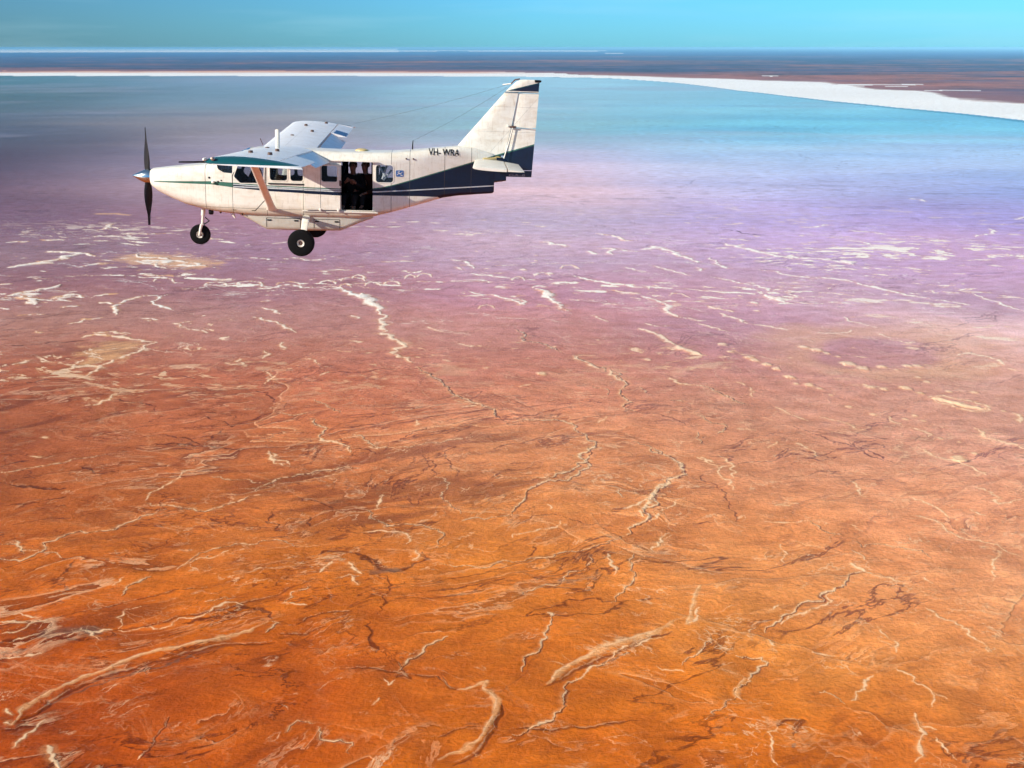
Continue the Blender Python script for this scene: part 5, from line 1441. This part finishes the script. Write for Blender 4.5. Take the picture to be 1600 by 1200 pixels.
# ---------------------------------------------------------------- people aboard
def skin(name, joints, bones, mat, parent, sub=2, xf=None):
    me = bpy.data.meshes.new(name); bm = bmesh.new(); lay = bm.verts.layers.skin.verify(); V = {}
    for i, (k, (p, r)) in enumerate(joints.items()):
        v = bm.verts.new(p); V[k] = v; rr = r if isinstance(r, tuple) else (r, r); v[lay].radius = rr
        if i == 0: v[lay].use_root = True
    for a, b in bones: bm.edges.new((V[a], V[b]))
    bm.to_mesh(me); bm.free(); o = bpy.data.objects.new(name, me); C.objects.link(o)
    m = o.modifiers.new('k', 'SKIN'); m.use_smooth_shade = True; s = o.modifiers.new('s', 'SUBSURF'); s.levels = sub; s.render_levels = sub
    bake(o, 180); o.data.materials.clear(); o.data.materials.append(mat); o.parent = parent; return o
M_SKIN = plain('skin', (.16, .08, .055), .55, dirt=0); M_HAIR = plain('dark_hair', (.012, .009, .007), .7, dirt=0)
M_CL = [plain('black_jacket_cloth', (.010, .010, .012), .95, dirt=.2, spec=.1), plain('dark_navy_cloth', (.012, .016, .03), .95, dirt=.2, spec=.1), plain('dark_brown_cloth', (.03, .014, .010), .95, dirt=.2, spec=.1)]
def person(label, base, face, lean, arms, cloth, trousers, hair_len=.0):
    """seated: base = hip point in aircraft axes; face = heading in degrees about z (0 looks forward, 90 looks out to port)"""
    root = bpy.data.objects.new('person', None); C.objects.link(root)
    root['label'] = label; root['category'] = 'person'; root['group'] = 'people aboard the plane'
    root.matrix_world = PLANE.matrix_world @ Matrix.Translation(base) @ Matrix.Rotation(R(face), 4, 'Z')
    # local axes: -x ahead, y to the figure's right, z up; hips at the origin
    J = {'hip': ((0, 0, .02), (.15, .11)), 'waist': ((-.01, 0, .16), (.13, .095)), 'chest': ((-lean * .5, 0, .34), (.165, .105)), 'neck0': ((-lean, 0, .49), (.085, .07)), 'neck': ((-lean - .01, 0, .56), (.052, .055)),
         'skull0': ((-lean - .03, 0, .63), (.070, .082)), 'skull': ((-lean - .025, 0, .70), (.078, .098)), 'crown': ((-lean - .015, 0, .765), (.058, .07))}
    B = [('hip', 'waist'), ('waist', 'chest'), ('chest', 'neck0'), ('neck0', 'neck'), ('neck', 'skull0'), ('skull0', 'skull'), ('skull', 'crown')]
    for s, n in ((-1, 'l'), (1, 'r')):
        el, wr = arms[0 if s < 0 else 1]
        J['sh' + n] = ((-lean * .9, s * .19, .46), .062); J['el' + n] = (el, .045); J['wr' + n] = (wr, .028)
        e, w_ = Vector(el), Vector(wr); d = (w_ - e).normalized(); pm = w_ + d * .07; side = Vector((0, s, 0)) - d * d.y * s
        J['pm' + n] = (tuple(pm), (.036, .018)); B += [('chest', 'sh' + n), ('sh' + n, 'el' + n), ('el' + n, 'wr' + n), ('wr' + n, 'pm' + n)]
        side = side.normalized() if side.length > .1 else Vector((1, 0, 0)); dn_ = d.cross(side).normalized() * (-1)
        for q in range(4):
            o1 = pm + side * (q - 1.5) * .019 + d * .035; o2 = o1 + d * (.028 + .006 * (q in (1, 2))) + dn_ * .012; o3 = o2 + d * .014 + dn_ * .022
            J[f'f{n}{q}a'] = (tuple(o1), .0095); J[f'f{n}{q}b'] = (tuple(o2), .0088); J[f'f{n}{q}c'] = (tuple(o3), .0075)
            B += [('pm' + n, f'f{n}{q}a'), (f'f{n}{q}a', f'f{n}{q}b'), (f'f{n}{q}b', f'f{n}{q}c')]
        t1 = pm - side * s * .04 - d * .02; t2 = t1 + d * .035 - side * s * .012 + dn_ * .01
        J[f't{n}a'] = (tuple(t1), .011); J[f't{n}b'] = (tuple(t2), .009); B += [('pm' + n, f't{n}a'), (f't{n}a', f't{n}b')]
        J['kn' + n] = ((-.44, s * .12, .06), .062); J['an' + n] = ((-.46, s * .12, -.17), .042); J['th' + n] = ((-.06, s * .10, .01), .085); J['to' + n] = ((-.56, s * .13, -.205), (.042, .03))
        B += [('hip', 'th' + n), ('th' + n, 'kn' + n), ('kn' + n, 'an' + n), ('an' + n, 'to' + n)]
    skin('body', J, B, M_SKIN, root)
    jk = {k: (J[k][0], tuple(v * 1.10 + .012 for v in (J[k][1] if isinstance(J[k][1], tuple) else (J[k][1],) * 2))) for k in ('hip', 'waist', 'chest', 'neck0', 'shl', 'shr', 'ell', 'elr')}
    for n in 'lr':
        e, w_ = Vector(J['el' + n][0]), Vector(J['wr' + n][0]); jk['cf' + n] = (tuple(e.lerp(w_, .97)), .040)
    skin('jacket', jk, [('hip', 'waist'), ('waist', 'chest'), ('chest', 'neck0'), ('chest', 'shl'), ('chest', 'shr'), ('shl', 'ell'), ('shr', 'elr'), ('ell', 'cfl'), ('elr', 'cfr')], cloth, root)
    tk = {k: (J[k][0], tuple(v * 1.08 + .012 for v in (J[k][1] if isinstance(J[k][1], tuple) else (J[k][1],) * 2))) for k in ('hip', 'thl', 'thr', 'knl', 'knr', 'anl', 'anr')}
    skin('trousers', tk, [('hip', 'thl'), ('hip', 'thr'), ('thl', 'knl'), ('thr', 'knr'), ('knl', 'anl'), ('knr', 'anr')], trousers, root)
    for n, s in (('l', -1), ('r', 1)):
        sh = MB(); ax, ay, az = J['to' + n][0]; bx, by, bz = J['an' + n][0]
        sh.loft([[(bx + .06 + (ax - .05 - bx - .06) * t, by + (ay - by) * t + w * .052 * k, bz - .045 + (az - .01 - bz) * t * .6 + h * .048 * kk) for w, h in ((-1, -.6), (-.9, .4), (0, 1), (.9, .4), (1, -.6))] for t, k, kk in ((0, .7, .7), (.1, .9, 1.3), (.4, 1, 1.35), (.75, 1.05, .9), (1, .7, .5))])
        sh.build('shoe', M_DARK, root, 60)
    hx_, hz_ = -lean - .025, .70
    h = MB(); rr = []
    for k in range(9):                              # hair: a cap over crown, back and sides
        a = R(-35 + 125 * k / 8); rad = math.cos(a); rr.append([(hx_ + .022 + .108 * rad * math.cos(t) * (1 if math.cos(t) > 0 else .62), .092 * rad * math.sin(t), hz_ + .02 + .098 * math.sin(a)) for t in [2 * math.pi * i / 20 for i in range(20)]])
    h.loft(rr); h.build('hair', M_HAIR, root, 60)
    n_ = MB(); n_.loft([[(hx_ - .078 - d, w_ * y, z) for y in (-1, 0, 1)] + [(hx_ - .07, 0, z)] for z, d, w_ in ((.735, .0, .008), (.70, .022, .012), (.685, .03, .017), (.675, .012, .016))]); n_.build('nose', M_SKIN, root, 60)
    for s in (-1, 1):
        MB().lathe((hx_ - .071, s * .031, .722), (-1, 0, 0), [(0, .012), (.006, .010), (.009, 0)], 12).build('eye', M_DARK, root)
        MB().lathe((hx_ + .01, s * .078, .70), (0, s, 0), [(0, .026), (.012, .03), (.016, .02), (.016, 0)], 14).build('ear', M_SKIN, root)
    MB().box((hx_ - .083, -.024, .648), (hx_ - .066, .024, .656), bev=.003).build('mouth', plain('lip', (.30, .10, .09), .5, dirt=0), root)
    return root
SL = lambda s: ((-.18, s * .26, .20), (-.40, s * .16, .14))
person('pilot in dark navy shirt seated behind the cockpit window', (2.80, -.28, -.26), 0, .06, (SL(-1), SL(1)), M_CL[1], M_CL[1])
person('person in black jacket crouched at the front edge of the open door', (4.86, .02, -.36), 78, .10, (((-.20, -.27, .22), (-.36, -.12, .36)), ((-.20, .27, .22), (-.36, .10, .36))), M_CL[0], M_CL[0])
person('person in dark brown top seated at the rear edge of the open door', (5.18, .10, -.35), 60, .14, (((-.16, -.28, .18), (-.38, -.16, .12)), ((-.18, .27, .20), (-.38, .12, .16))), M_CL[2], M_CL[0])
# camera with a long dark lens in the hands of the passenger at the front of the door opening
